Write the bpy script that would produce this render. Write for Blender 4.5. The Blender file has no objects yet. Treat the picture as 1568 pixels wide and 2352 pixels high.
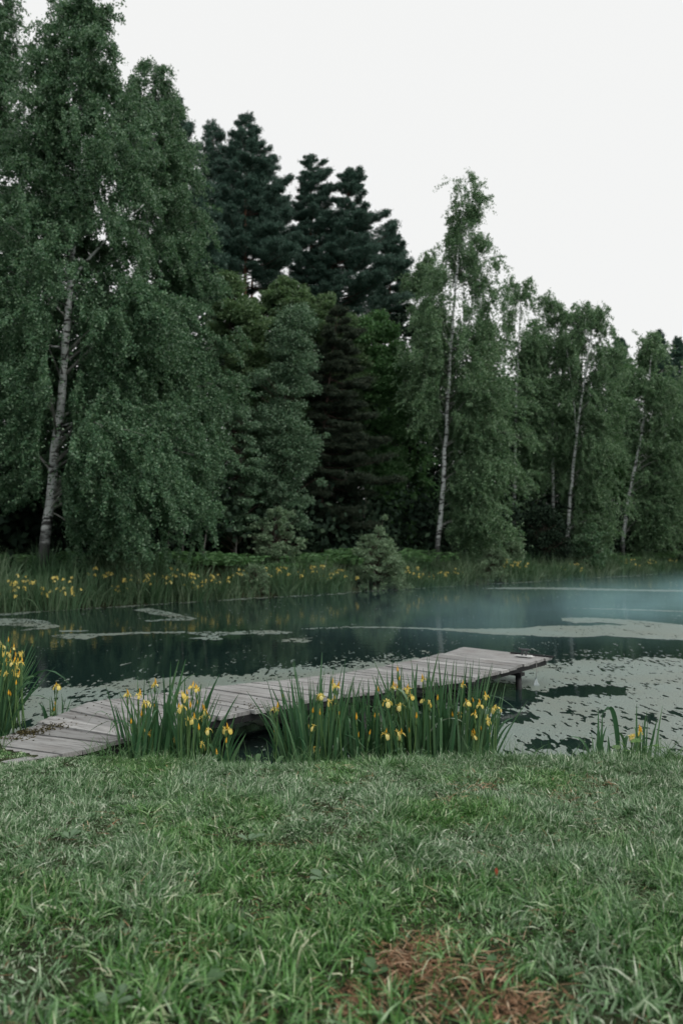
import bpy, math
import numpy as np

rng = np.random.default_rng(11)
scene = bpy.context.scene
COL = scene.collection
PI = math.pi

# ------------------------------------------------------------------ camera model
CAM = np.array([0.0, 0.0, 1.5])
FPX = 1829.0                      # focal length for a 1568 x 2352 picture (28 mm on 24 x 36)
TH = math.radians(2.69)
CT, ST = math.cos(TH), math.sin(TH)


def ray(x, y):
    a = (x - 784.0) / FPX
    b = (1176.0 - y) / FPX
    return np.array([a, CT - b * ST, ST + b * CT])


def at_depth(x, y, Y):
    d = ray(x, y)
    return CAM + d * (Y / d[1])


def on_plane(x, y, z):
    d = ray(x, y)
    return CAM + d * ((z - CAM[2]) / d[2])


WATER = -0.35
BN = np.array([-0.7395, 0.673])           # normal of the far bank line
BT = np.array([0.673, 0.7395])
BC = 23.3


def bank_depth(x, s):
    return (BC + s) / (0.673 - 0.7395 * (x - 784.0) / FPX)


# ------------------------------------------------------------------ noise
def _hash(ix, iy, iz, seed):
    h = (ix.astype(np.int64) * 374761393 + iy.astype(np.int64) * 668265263 + iz.astype(np.int64) * 2147483647 + seed * 1274126177) & 0xFFFFFFFF
    h = ((h ^ (h >> 13)) * 1274126177) & 0xFFFFFFFF
    h = h ^ (h >> 16)
    return (h & 0xFFFFFF) / float(0xFFFFFF)


def vnoise(x, y, seed=0):
    x = np.asarray(x, float); y = np.asarray(y, float)
    ix = np.floor(x); iy = np.floor(y)
    fx = x - ix; fy = y - iy
    fx = fx * fx * (3 - 2 * fx); fy = fy * fy * (3 - 2 * fy)
    z = np.zeros_like(ix)
    a = _hash(ix, iy, z, seed); b = _hash(ix + 1, iy, z, seed)
    c = _hash(ix, iy + 1, z, seed); d = _hash(ix + 1, iy + 1, z, seed)
    return (a * (1 - fx) + b * fx) * (1 - fy) + (c * (1 - fx) + d * fx) * fy


def fbm(x, y, oct=4, seed=0, gain=0.5):
    t = 0.0; amp = 1.0; tot = 0.0; f = 1.0
    for k in range(oct):
        t = t + amp * vnoise(x * f + 17.3 * k, y * f - 9.1 * k, seed + k)
        tot += amp; amp *= gain; f *= 2.03
    return t / tot


# ------------------------------------------------------------------ terrain height
_edge_px = [(-200, 1690), (0, 1699), (185, 1727), (400, 1744), (600, 1754), (784, 1750), (1000, 1742), (1200, 1736), (1400, 1738), (1568, 1736), (1760, 1735)]
_edge = np.array([on_plane(x, y, 0.0) for x, y in _edge_px])


def edge_y(x):
    return np.interp(x, _edge[:, 0], _edge[:, 1]) + 0.05 * (vnoise(np.asarray(x) * 3.1, np.asarray(x) * 0 + 3, 5) - 0.5)


def ground_h(x, y):
    x = np.asarray(x, float); y = np.asarray(y, float)
    e = edge_y(x) - y
    lawn = np.interp(e, [-0.9, -0.42, -0.14, 0.0, 0.25], [-0.95, -0.42, -0.12, -0.025, 0.0])
    lawn = lawn + 0.035 * (fbm(x * 1.6, y * 1.6, 3, 21) - 0.5) * np.clip(e * 4, 0, 1)
    jt = (x + 1.938) * 0.6827 + (y - 5.995) * 0.7307; jp = (x + 1.938) * -0.7307 + (y - 5.995) * 0.6827
    lawn = lawn - 0.2 * ((jt > -0.25) & (jp > -0.02) & (jp < 2.2))
    s = BN[0] * x + BN[1] * y - BC + 0.9 * (vnoise((x * BT[0] + y * BT[1]) * 0.22, x * 0 + 2, 8) - 0.5)
    far = np.interp(s, [-4, 0.0, 0.5, 2.5, 7, 40, 400], [-0.95, -0.36, -0.15, 0.55, 1.05, 2.2, 6.0])
    far = far + np.clip(s, 0, 1) * 0.25 * (fbm(x * 0.7, y * 0.7, 3, 31) - 0.5)
    return np.maximum(lawn, far)


# ------------------------------------------------------------------ mesh helpers
def mesh_np(name, V, F, mat=None, parent=None, smooth=True, loc=(0, 0, 0), link=True):
    V = np.asarray(V, np.float32); F = np.asarray(F, np.int32)
    me = bpy.data.meshes.new(name)
    n = F.shape[1]
    me.vertices.add(len(V)); me.vertices.foreach_set('co', V.ravel())
    me.loops.add(F.size); me.loops.foreach_set('vertex_index', F.ravel())
    me.polygons.add(len(F)); me.polygons.foreach_set('loop_start', np.arange(0, F.size, n, dtype=np.int32))
    me.update(calc_edges=True)
    if not smooth:
        me.shade_flat()
    if mat:
        me.materials.append(mat)
    o = bpy.data.objects.new(name, me)
    o.location = loc
    if parent is not None:
        o.parent = parent
    if link:
        COL.objects.link(o)
    return o


class MB:
    """collects quads"""
    def __init__(self):
        self.V = []; self.F = []; self.n = 0

    def add(self, V, F):
        V = np.asarray(V, float).reshape(-1, 3); F = np.asarray(F, int).reshape(-1, 4)
        self.V.append(V); self.F.append(F + self.n); self.n += len(V)

    def tube(self, P, R, sides=6, cap=True):
        V, F = tube(P, R, sides, cap)
        self.add(V, F)

    def box(self, c, size, rz=0.0, rx=0.0, ry=0.0):
        sx, sy, sz = [q / 2 for q in size]
        V = np.array([[-sx, -sy, -sz], [sx, -sy, -sz], [sx, sy, -sz], [-sx, sy, -sz], [-sx, -sy, sz], [sx, -sy, sz], [sx, sy, sz], [-sx, sy, sz]])
        V = V @ rotm(rx, ry, rz).T + np.array(c)
        self.add(V, [[0, 3, 2, 1], [4, 5, 6, 7], [0, 1, 5, 4], [1, 2, 6, 5], [2, 3, 7, 6], [3, 0, 4, 7]])

    def hexa(self, b, t):
        """b, t: four bottom and four top corners"""
        self.add(np.vstack([b, t]), [[0, 3, 2, 1], [4, 5, 6, 7], [0, 1, 5, 4], [1, 2, 6, 5], [2, 3, 7, 6], [3, 0, 4, 7]])

    def get(self):
        return np.vstack(self.V), np.vstack(self.F)

    def build(self, name, mat, parent=None, smooth=True, loc=(0, 0, 0), origin=None):
        V, F = self.get()
        if origin is not None:
            V = V - np.array(origin)
        return mesh_np(name, V, F, mat, parent, smooth, loc)


def rotm(rx, ry, rz):
    cx, sx = math.cos(rx), math.sin(rx); cy, sy = math.cos(ry), math.sin(ry); cz, sz = math.cos(rz), math.sin(rz)
    X = np.array([[1, 0, 0], [0, cx, -sx], [0, sx, cx]]); Y = np.array([[cy, 0, sy], [0, 1, 0], [-sy, 0, cy]]); Z = np.array([[cz, -sz, 0], [sz, cz, 0], [0, 0, 1]])
    return Z @ Y @ X


def tube(P, R, sides=6, cap=True):
    P = np.asarray(P, float); R = np.broadcast_to(np.asarray(R, float), (len(P),))
    T = np.gradient(P, axis=0); T /= np.linalg.norm(T, axis=1)[:, None] + 1e-9
    ref = np.array([1.0, 0.1, 0]) if abs(T[:, 2]).mean() > 0.6 else np.array([0, 0, 1.0])
    U = np.cross(T, ref); U /= np.linalg.norm(U, axis=1)[:, None] + 1e-9
    W = np.cross(T, U)
    a = np.linspace(0, 2 * PI, sides, endpoint=False)
    V = P[:, None, :] + R[:, None, None] * (np.cos(a)[None, :, None] * U[:, None, :] + np.sin(a)[None, :, None] * W[:, None, :])
    V = V.reshape(-1, 3)
    F = []
    for i in range(len(P) - 1):
        for j in range(sides):
            k = (j + 1) % sides
            F.append([i * sides + j, i * sides + k, (i + 1) * sides + k, (i + 1) * sides + j])
    if cap:
        n = len(V)
        V = np.vstack([V, P[0], P[-1]])
        for j in range(0, sides, 2):
            k = (j + 1) % sides; l = (j + 2) % sides
            F.append([n, l, k, j])
            m = (len(P) - 1) * sides
            F.append([n + 1, m + j, m + k, m + l])
    return V, np.array(F)


def unit(v):
    return v / (np.linalg.norm(v, axis=-1, keepdims=True) + 1e-9)


def leaf_quads(C, A, length, width, roll=None):
    """rhombic leaves at C along A"""
    n = len(C)
    A = unit(A)
    B = np.cross(A, unit(rng.normal(size=(n, 3))))
    B = unit(B)
    L = (np.asarray(length) * rng.uniform(0.7, 1.25, n))[:, None] * 0.5
    W = (np.asarray(width) * rng.uniform(0.7, 1.25, n))[:, None] * 0.5
    V = np.stack([C - A * L, C + B * W - A * L * 0.15, C + A * L, C - B * W - A * L * 0.15], 1).reshape(-1, 3)
    F = np.arange(4 * n).reshape(-1, 4)
    return V, F


def blades(base, tip_dir, length, width, bend, segs=3, face=None):
    """grass-like strips. base (n,3), tip_dir (n,3) unit, bend: downward curl. returns V,F"""
    n = len(base)
    tip_dir = unit(tip_dir)
    hor = tip_dir.copy(); hor[:, 2] = 0; hor = unit(hor + 1e-6)
    if face is None:
        face = rng.uniform(0, 2 * PI, n)
    side = np.stack([np.cos(face), np.sin(face), np.zeros(n)], 1)
    side = unit(side - tip_dir * (side * tip_dir).sum(1, keepdims=True))
    t = np.linspace(0, 1, segs + 1)
    rows = []
    for k, tt in enumerate(t):
        p = base + tip_dir * (length * tt)[:, None] + hor * (bend * length * tt ** 2 * 0.8)[:, None]
        p[:, 2] -= bend * length * tt ** 2.2 * 0.75
        w = width * (1 - tt ** 1.8) * 0.5 * (0.75 + 0.5 * min(1, tt * 3)) + 0.0003
        rows.append(np.stack([p - side * w[:, None], p + side * w[:, None]], 1))
    V = np.stack(rows, 1).reshape(n, -1, 3)       # n, (segs+1)*2, 3
    m = (segs + 1) * 2
    f = np.array([[2 * k, 2 * k + 1, 2 * k + 3, 2 * k + 2] for k in range(segs)])
    F = (np.arange(n)[:, None, None] * m + f[None]).reshape(-1, 4)
    return V.reshape(-1, 3), F


def tag(o, label=None, cat=None, group=None, kind=None):
    if label: o['label'] = label
    if cat: o['category'] = cat
    if group: o['group'] = group
    if kind: o['kind'] = kind
    return o


def empty(name, loc, label, cat, group=None):
    o = bpy.data.objects.new(name, None)
    o.location = loc; o.empty_display_size = 0.2
    COL.objects.link(o)
    return tag(o, label, cat, group)


def copy_tree(o, parent=None):
    c = o.copy(); COL.objects.link(c); c.parent = parent
    for ch in o.children:
        copy_tree(ch, c)
    return c


# ------------------------------------------------------------------ materials
def new_mat(name):
    m = bpy.data.materials.new(name); m.use_nodes = True
    nt = m.node_tree; nt.nodes.clear()
    out = nt.nodes.new('ShaderNodeOutputMaterial')
    return m, nt, out


def N(nt, typ, **kw):
    n = nt.nodes.new(typ)
    for k, v in kw.items():
        if k in n.inputs.keys():
            n.inputs[k].default_value = v
        else:
            setattr(n, k, v)
    return n


def ramp(nt, fac, stops, interp='LINEAR'):
    r = nt.nodes.new('ShaderNodeValToRGB')
    r.color_ramp.interpolation = interp
    e = r.color_ramp.elements
    while len(e) > 1:
        e.remove(e[-1])
    e[0].position = stops[0][0]; e[0].color = (*stops[0][1], 1)
    for p, c in stops[1:]:
        q = e.new(p); q.color = (*c, 1)
    nt.links.new(fac, r.inputs[0])
    return r.outputs[0]


def mixc(nt, fac, a, b, mode='MIX'):
    m = nt.nodes.new('ShaderNodeMix'); m.data_type = 'RGBA'; m.blend_type = mode
    for sock, v in ((m.inputs[0], fac), (m.inputs[6], a), (m.inputs[7], b)):
        if isinstance(v, (int, float)):
            sock.default_value = v
        elif isinstance(v, tuple):
            sock.default_value = (*v, 1)
        else:
            nt.links.new(v, sock)
    return m.outputs[2]


def objcoord(nt, scale=(1, 1, 1)):
    tc = nt.nodes.new('ShaderNodeTexCoord')
    mp = nt.nodes.new('ShaderNodeMapping')
    mp.inputs['Scale'].default_value = scale
    nt.links.new(tc.outputs['Object'], mp.inputs[0])
    return mp.outputs[0]


def noise(nt, vec, scale, detail=3, rough=0.55, out='Fac'):
    n = nt.nodes.new('ShaderNodeTexNoise')
    n.inputs['Scale'].default_value = scale; n.inputs['Detail'].default_value = detail; n.inputs['Roughness'].default_value = rough
    if vec is not None:
        nt.links.new(vec, n.inputs['Vector'])
    return n.outputs[out]


def leaf_mat(name, cols, trans=0.3, rough=0.5, spec=0.3, patch=None, patch_scale=0.5, attr=None):
    """cols: list of (pos, colour) picked at random for each leaf; patch: second list mixed by large noise"""
    m, nt, out = new_mat(name)
    g = nt.nodes.new('ShaderNodeNewGeometry')
    c = ramp(nt, g.outputs['Random Per Island'], cols)
    if patch:
        c2 = ramp(nt, g.outputs['Random Per Island'], patch)
        nz = noise(nt, objcoord(nt), patch_scale, 3)
        if attr:
            an = nt.nodes.new('ShaderNodeAttribute'); an.attribute_name = attr; nz = an.outputs['Fac']
        f = ramp(nt, nz, [(0.36, (0, 0, 0)), (0.58, (1, 1, 1))])
        c = mixc(nt, f, c, c2)
    p = N(nt, 'ShaderNodeBsdfPrincipled', Roughness=rough)
    p.inputs['Specular IOR Level'].default_value = spec
    nt.links.new(c, p.inputs['Base Color'])
    if trans > 0:
        t = nt.nodes.new('ShaderNodeBsdfTranslucent')
        nt.links.new(mixc(nt, 1.0, c, (1.05, 1.1, 0.8), 'MULTIPLY'), t.inputs['Color'])
        mx = nt.nodes.new('ShaderNodeMixShader'); mx.inputs[0].default_value = trans
        nt.links.new(p.outputs[0], mx.inputs[1]); nt.links.new(t.outputs[0], mx.inputs[2])
        nt.links.new(mx.outputs[0], out.inputs[0])
    else:
        nt.links.new(p.outputs[0], out.inputs[0])
    return m


def simple_mat(name, col, rough=0.7, spec=0.3, var=0.25, scale=8, bump=0.0, metallic=0.0):
    m, nt, out = new_mat(name)
    p = N(nt, 'ShaderNodeBsdfPrincipled', Roughness=rough, Metallic=metallic)
    p.inputs['Specular IOR Level'].default_value = spec
    nz = noise(nt, objcoord(nt), scale, 5)
    c = ramp(nt, nz, [(0.3, tuple(q * (1 - var) for q in col)), (0.7, tuple(min(1, q * (1 + var)) for q in col))])
    nt.links.new(c, p.inputs['Base Color'])
    if bump:
        b = N(nt, 'ShaderNodeBump', Strength=bump, Distance=0.02)
        nt.links.new(nz, b.inputs['Height']); nt.links.new(b.outputs[0], p.inputs['Normal'])
    nt.links.new(p.outputs[0], out.inputs[0])
    return m


M = {}
M['birch_leaf'] = leaf_mat('birch leaf', [(0, (0.045, 0.115, 0.060)), (0.5, (0.088, 0.185, 0.095)), (1, (0.165, 0.270, 0.155))], 0.3, 0.42, 0.5)
M['birch_leaf_pale'] = leaf_mat('pale birch leaf', [(0, (0.066, 0.150, 0.076)), (0.5, (0.128, 0.235, 0.118)), (1, (0.215, 0.325, 0.185))], 0.3, 0.45, 0.5)
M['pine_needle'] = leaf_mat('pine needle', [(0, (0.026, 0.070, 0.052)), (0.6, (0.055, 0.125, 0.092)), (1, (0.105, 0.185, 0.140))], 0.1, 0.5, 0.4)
M['brown_needle'] = leaf_mat('brown-green spruce needle', [(0, (0.024, 0.040, 0.027)), (0.6, (0.040, 0.066, 0.042)), (1, (0.080, 0.092, 0.058))], 0.1, 0.6, 0.2)  # dark brown-green is the spruce's own needle colour
M['aspen_leaf'] = leaf_mat('grey green leaf', [(0, (0.060, 0.130, 0.074)), (0.5, (0.110, 0.205, 0.120)), (1, (0.200, 0.300, 0.195))], 0.25, 0.45, 0.4)
M['maple_leaf'] = leaf_mat('bright green leaf', [(0, (0.040, 0.115, 0.043)), (0.5, (0.072, 0.170, 0.064)), (1, (0.115, 0.220, 0.095))], 0.35, 0.5, 0.3)
M['lime_leaf'] = leaf_mat('light leaf', [(0, (0.075, 0.145, 0.068)), (0.5, (0.115, 0.200, 0.092)), (1, (0.180, 0.265, 0.140))], 0.35, 0.5, 0.3)
M['bright_leaf'] = leaf_mat('fresh maple leaf', [(0, (0.055, 0.145, 0.052)), (0.5, (0.095, 0.220, 0.080)), (1, (0.155, 0.290, 0.120))], 0.3, 0.45, 0.4)
M['willow_leaf'] = leaf_mat('willow leaf', [(0, (0.105, 0.190, 0.110)), (0.5, (0.180, 0.280, 0.165)), (1, (0.275, 0.365, 0.240))], 0.25, 0.5, 0.35)
M['forest_leaf'] = leaf_mat('shade-dark forest leaf', [(0, (0.012, 0.024, 0.016)), (0.6, (0.020, 0.040, 0.024)), (1, (0.034, 0.060, 0.034))], 0.0, 0.7, 0.1)  # the shade under the canopy is put into this near-black leaf colour
M['fern'] = leaf_mat('fern leaf', [(0, (0.060, 0.150, 0.058)), (0.5, (0.100, 0.215, 0.082)), (1, (0.150, 0.270, 0.120))], 0.3, 0.5, 0.3)
M['reed'] = leaf_mat('reed', [(0, (0.042, 0.108, 0.050)), (0.5, (0.072, 0.160, 0.076)), (1, (0.125, 0.220, 0.118))], 0.2, 0.45, 0.3,
                     patch=[(0, (0.055, 0.105, 0.055)), (0.5, (0.105, 0.175, 0.095)), (1, (0.19, 0.25, 0.16))], patch_scale=0.35)
M['iris_leaf'] = leaf_mat('iris leaf', [(0, (0.032, 0.098, 0.044)), (0.5, (0.055, 0.145, 0.064)), (1, (0.105, 0.200, 0.098))], 0.2, 0.36, 0.5)
M['iris_pale'] = leaf_mat('bleached iris leaf', [(0, (0.22, 0.30, 0.22)), (1, (0.34, 0.42, 0.33))], 0.15, 0.4, 0.4)
M['iris_stem'] = leaf_mat('iris stem', [(0, (0.07, 0.15, 0.05)), (1, (0.11, 0.20, 0.07))], 0.1, 0.45, 0.35)
M['petal'] = leaf_mat('yellow petal', [(0, (0.80, 0.58, 0.12)), (0.5, (0.85, 0.69, 0.20)), (1, (0.88, 0.77, 0.33))], 0.35, 0.5, 0.2)
M['bud'] = leaf_mat('orange bud', [(0, (0.66, 0.34, 0.025)), (1, (0.76, 0.44, 0.04))], 0.2, 0.5, 0.2)
M['grass'] = leaf_mat('lawn grass', [(0, (0.018, 0.068, 0.014)), (0.4, (0.062, 0.185, 0.038)), (0.75, (0.150, 0.320, 0.095)), (0.92, (0.31, 0.45, 0.22)), (1, (0.56, 0.58, 0.40))], 0.10, 0.30, 0.6,
                      patch=[(0, (0.024, 0.078, 0.022)), (0.45, (0.100, 0.220, 0.085)), (0.78, (0.260, 0.385, 0.230)), (1, (0.68, 0.73, 0.60))], attr='dew')
M['straw'] = leaf_mat('dry grass', [(0, (0.10, 0.052, 0.030)), (0.5, (0.27, 0.150, 0.085)), (0.85, (0.42, 0.27, 0.17)), (1, (0.58, 0.45, 0.31))], 0.1, 0.7, 0.15)
M['weed'] = leaf_mat('broad weed leaf', [(0, (0.050, 0.120, 0.045)), (1, (0.085, 0.165, 0.068))], 0.25, 0.4, 0.4)
M['weed_pale'] = leaf_mat('dewy weed leaf', [(0, (0.075, 0.150, 0.070)), (1, (0.13, 0.21, 0.12))], 0.2, 0.35, 0.5)
M['hogweed'] = leaf_mat('hogweed leaf', [(0, (0.10, 0.22, 0.055)), (1, (0.16, 0.29, 0.09))], 0.35, 0.45, 0.35)
M['nettle'] = leaf_mat('nettle leaf', [(0, (0.050, 0.120, 0.055)), (1, (0.090, 0.165, 0.085))], 0.3, 0.5, 0.3)
M['sedge'] = leaf_mat('sedge leaf', [(0, (0.055, 0.135, 0.050)), (1, (0.115, 0.215, 0.090))], 0.3, 0.4, 0.4)
M['red_leaf'] = simple_mat('fallen red leaf', (0.26, 0.055, 0.025), 0.6, 0.3, 0.3, 40)
M['moss'] = leaf_mat('moss crumb', [(0, (0.020, 0.018, 0.012)), (0.6, (0.05, 0.045, 0.02)), (1, (0.14, 0.12, 0.05))], 0.0, 0.8, 0.1)
M['dark_wood'] = simple_mat('wet dark timber', (0.016, 0.017, 0.018), 0.65, 0.25, 0.5, 9, 0.5)
M['rope'] = simple_mat('pale rope', (0.34, 0.34, 0.33), 0.8, 0.1, 0.2, 60)
M['rag'] = simple_mat('pale cloth', (0.55, 0.62, 0.64), 0.8, 0.1, 0.15, 30)
M['metal_pale'] = simple_mat('painted metal', (0.62, 0.63, 0.62), 0.45, 0.5, 0.2, 30)
M['metal_dark'] = simple_mat('dark iron', (0.05, 0.055, 0.06), 0.45, 0.5, 0.3, 30)


def bark_birch():
    m, nt, out = new_mat('birch bark')
    v = objcoord(nt, (1.6, 1.6, 5.5))
    n1 = noise(nt, v, 1.35, 5, 0.65)
    f = ramp(nt, n1, [(0.43, (0, 0, 0)), (0.49, (1, 1, 1))])
    n2 = noise(nt, objcoord(nt, (1, 1, 1)), 3.0, 4)
    wh = ramp(nt, n2, [(0.3, (0.46, 0.50, 0.49)), (0.7, (0.74, 0.78, 0.77))])
    c = mixc(nt, f, (0.035, 0.034, 0.033), wh)
    sx = N(nt, 'ShaderNodeSeparateXYZ')
    tc = nt.nodes.new('ShaderNodeTexCoord'); nt.links.new(tc.outputs['Object'], sx.inputs[0])
    ad = N(nt, 'ShaderNodeMath', operation='MULTIPLY_ADD'); ad.inputs[1].default_value = 3.0
    nt.links.new(n1, ad.inputs[0]); nt.links.new(sx.outputs[2], ad.inputs[2])
    mr = N(nt, 'ShaderNodeMapRange'); mr.inputs[1].default_value = 2.6; mr.inputs[2].default_value = 3.6
    nt.links.new(ad.outputs[0], mr.inputs[0])
    c = mixc(nt, mr.outputs[0], (0.05, 0.052, 0.052), c)
    p = N(nt, 'ShaderNodeBsdfPrincipled', Roughness=0.65)
    nt.links.new(c, p.inputs['Base Color'])
    b = N(nt, 'ShaderNodeBump', Strength=0.5, Distance=0.03)
    nt.links.new(n1, b.inputs['Height']); nt.links.new(b.outputs[0], p.inputs['Normal'])
    nt.links.new(p.outputs[0], out.inputs[0])
    return m


def bark_pine():
    m, nt, out = new_mat('pine bark')
    v = objcoord(nt, (3, 3, 1))
    n1 = noise(nt, v, 2.5, 5)
    sx = N(nt, 'ShaderNodeSeparateXYZ'); tc = nt.nodes.new('ShaderNodeTexCoord'); nt.links.new(tc.outputs['Object'], sx.inputs[0])
    mr = N(nt, 'ShaderNodeMapRange'); mr.inputs[1].default_value = 5; mr.inputs[2].default_value = 11
    nt.links.new(sx.outputs[2], mr.inputs[0])
    lo = ramp(nt, n1, [(0.35, (0.035, 0.026, 0.022)), (0.7, (0.12, 0.085, 0.07))])
    hi = ramp(nt, n1, [(0.3, (0.10, 0.045, 0.028)), (0.7, (0.24, 0.115, 0.068))])
    p = N(nt, 'ShaderNodeBsdfPrincipled', Roughness=0.8)
    nt.links.new(mixc(nt, mr.outputs[0], lo, hi), p.inputs['Base Color'])
    nt.links.new(p.outputs[0], out.inputs[0])
    return m


M['birch_bark'] = bark_birch()
M['pine_bark'] = bark_pine()
M['grey_bark'] = simple_mat('grey bark', (0.15, 0.15, 0.14), 0.8, 0.2, 0.4, 6, 0.3)
M['twig_bark'] = simple_mat('pale branch bark', (0.26, 0.27, 0.25), 0.75, 0.2, 0.4, 5)
M['brown_bark'] = simple_mat('brown bark', (0.09, 0.065, 0.055), 0.85, 0.2, 0.4, 6, 0.3)


def plank_mat():
    m, nt, out = new_mat('weathered plank')
    g = nt.nodes.new('ShaderNodeNewGeometry')
    base = ramp(nt, g.outputs['Random Per Island'], [(0, (0.225, 0.228, 0.226)), (0.35, (0.335, 0.338, 0.335)), (0.7, (0.280, 0.282, 0.280)), (1, (0.410, 0.414, 0.408))])
    tc = nt.nodes.new('ShaderNodeTexCoord')
    mp = nt.nodes.new('ShaderNodeMapping'); mp.inputs['Rotation'].default_value = (0, 0, PLANK_ROT)
    nt.links.new(tc.outputs['Object'], mp.inputs[0])
    m2 = nt.nodes.new('ShaderNodeMapping'); m2.inputs['Scale'].default_value = (1.2, 26, 8)
    nt.links.new(mp.outputs[0], m2.inputs[0])
    grain = noise(nt, m2.outputs[0], 1.6, 6, 0.65)
    c = mixc(nt, ramp(nt, grain, [(0.36, (1, 1, 1)), (0.54, (0, 0, 0))]), base, (0.14, 0.135, 0.132))
    stain = noise(nt, tc.outputs['Object'], 2.3, 6, 0.65)
    c = mixc(nt, ramp(nt, stain, [(0.52, (0, 0, 0)), (0.72, (0.75, 0.75, 0.75))]), c, (0.19, 0.17, 0.16))
    pale = noise(nt, tc.outputs['Object'], 1.1, 4, 0.6)
    c = mixc(nt, ramp(nt, pale, [(0.5, (0, 0, 0)), (0.75, (0.5, 0.5, 0.5))]), c, (0.42, 0.42, 0.42))
    vo = nt.nodes.new('ShaderNodeTexVoronoi'); vo.inputs['Scale'].default_value = 9
    nt.links.new(tc.outputs['Object'], vo.inputs['Vector'])
    c = mixc(nt, ramp(nt, vo.outputs['Distance'], [(0.06, (0.85, 0.85, 0.85)), (0.13, (0, 0, 0))]), c, (0.05, 0.042, 0.035))
    p = N(nt, 'ShaderNodeBsdfPrincipled', Roughness=0.62)
    p.inputs['Specular IOR Level'].default_value = 0.35
    nt.links.new(c, p.inputs['Base Color'])
    b = N(nt, 'ShaderNodeBump', Strength=0.45, Distance=0.006)
    nt.links.new(grain, b.inputs['Height']); nt.links.new(b.outputs[0], p.inputs['Normal'])
    nt.links.new(p.outputs[0], out.inputs[0])
    return m


def ground_mat():
    m, nt, out = new_mat('soil')
    v = objcoord(nt)
    n1 = noise(nt, v, 3.0, 6, 0.65)
    c = ramp(nt, n1, [(0.3, (0.014, 0.016, 0.009)), (0.55, (0.030, 0.038, 0.018)), (0.75, (0.055, 0.050, 0.028))])
    p = N(nt, 'ShaderNodeBsdfPrincipled', Roughness=0.95)
    p.inputs['Specular IOR Level'].default_value = 0.1
    nt.links.new(c, p.inputs['Base Color'])
    b = N(nt, 'ShaderNodeBump', Strength=0.8, Distance=0.05)
    nt.links.new(n1, b.inputs['Height']); nt.links.new(b.outputs[0], p.inputs['Normal'])
    nt.links.new(p.outputs[0], out.inputs[0])
    return m


def water_mat():
    m, nt, out = new_mat('pond water')
    p = N(nt, 'ShaderNodeBsdfPrincipled', Roughness=0.05, IOR=1.33)
    p.inputs['Base Color'].default_value = (0.009, 0.021, 0.019, 1)
    n1 = noise(nt, objcoord(nt), 5.0, 2, 0.5)
    b = N(nt, 'ShaderNodeBump', Strength=0.035, Distance=0.05)
    nt.links.new(n1, b.inputs['Height']); nt.links.new(b.outputs[0], p.inputs['Normal'])
    nt.links.new(p.outputs[0], out.inputs[0])
    return m


def weed_film_mat():
    m, nt, out = new_mat('duckweed')
    v = objcoord(nt)
    n1 = noise(nt, v, 55.0, 4, 0.7)
    n2 = noise(nt, v, 0.8, 3)
    c = ramp(nt, n1, [(0.34, (0.055, 0.074, 0.064)), (0.5, (0.180, 0.232, 0.208)), (0.70, (0.36, 0.43, 0.40))])
    c = mixc(nt, ramp(nt, n2, [(0.4, (0, 0, 0)), (0.65, (0.5, 0.5, 0.5))]), c, (0.165, 0.172, 0.130))
    p = N(nt, 'ShaderNodeBsdfPrincipled', Roughness=0.36, IOR=1.5)
    nt.links.new(c, p.inputs['Base Color'])
    b = N(nt, 'ShaderNodeBump', Strength=0.5, Distance=0.02)
    nt.links.new(n1, b.inputs['Height']); nt.links.new(b.outputs[0], p.inputs['Normal'])
    nt.links.new(p.outputs[0], out.inputs[0])
    return m


M['soil'] = ground_mat(); M['water'] = water_mat(); M['duckweed'] = weed_film_mat()

# ------------------------------------------------------------------ ground and water
def axis(breaks):
    out = []
    for a, b, st in breaks:
        out.append(np.arange(a, b, st))
    return np.concatenate(out + [np.array([breaks[-1][1]])])


gx = axis([(-400, -60, 20), (-60, -6, 1.0), (-6, 6, 0.09), (6, 80, 1.0), (80, 400, 20)])
gy = axis([(-60, 0, 6), (0, 1.5, 0.3), (1.5, 8, 0.07), (8, 90, 0.9), (90, 500, 20)])
GX, GY = np.meshgrid(gx, gy)
GZ = ground_h(GX, GY)
V = np.stack([GX, GY, GZ], -1).reshape(-1, 3)
nx, ny = len(gx), len(gy)
ii = (np.arange(ny - 1)[:, None] * nx + np.arange(nx - 1)[None]).ravel()
F = np.stack([ii, ii + 1, ii + nx + 1, ii + nx], 1)
tag(mesh_np('ground', V, F, M['soil']), 'dark soil of the pond banks', kind='structure')
w = MB(); w.add([[-150, -20, WATER], [220, -20, WATER], [220, 260, WATER], [-150, 260, WATER]], [[0, 1, 2, 3]])
tag(w.build('water', M['water'], smooth=False), 'dark still pond water', kind='structure')

# ------------------------------------------------------------------ duckweed
def poly_mask(PX, PY, poly):
    poly = np.array(poly, float)
    x0, y0 = poly.min(0); x1, y1 = poly.max(0)
    out = np.zeros(PX.shape, bool)
    r = np.where((PY[:, 0] >= y0) & (PY[:, 0] <= y1))[0]
    c = np.where((PX[0] >= x0) & (PX[0] <= x1))[0]
    if len(r) == 0 or len(c) == 0:
        return out
    sl = np.ix_(r, c)
    X = PX[sl]; Y = PY[sl]; ins = np.zeros(X.shape, bool)
    n = len(poly)
    for i in range(n):
        xa, ya = poly[i]; xb, yb = poly[(i + 1) % n]
        if ya == yb:
            continue
        cond = ((ya > Y) != (yb > Y)) & (X < (xb - xa) * (Y - ya) / (yb - ya) + xa)
        ins ^= cond
    out[sl] = ins
    return out


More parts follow.
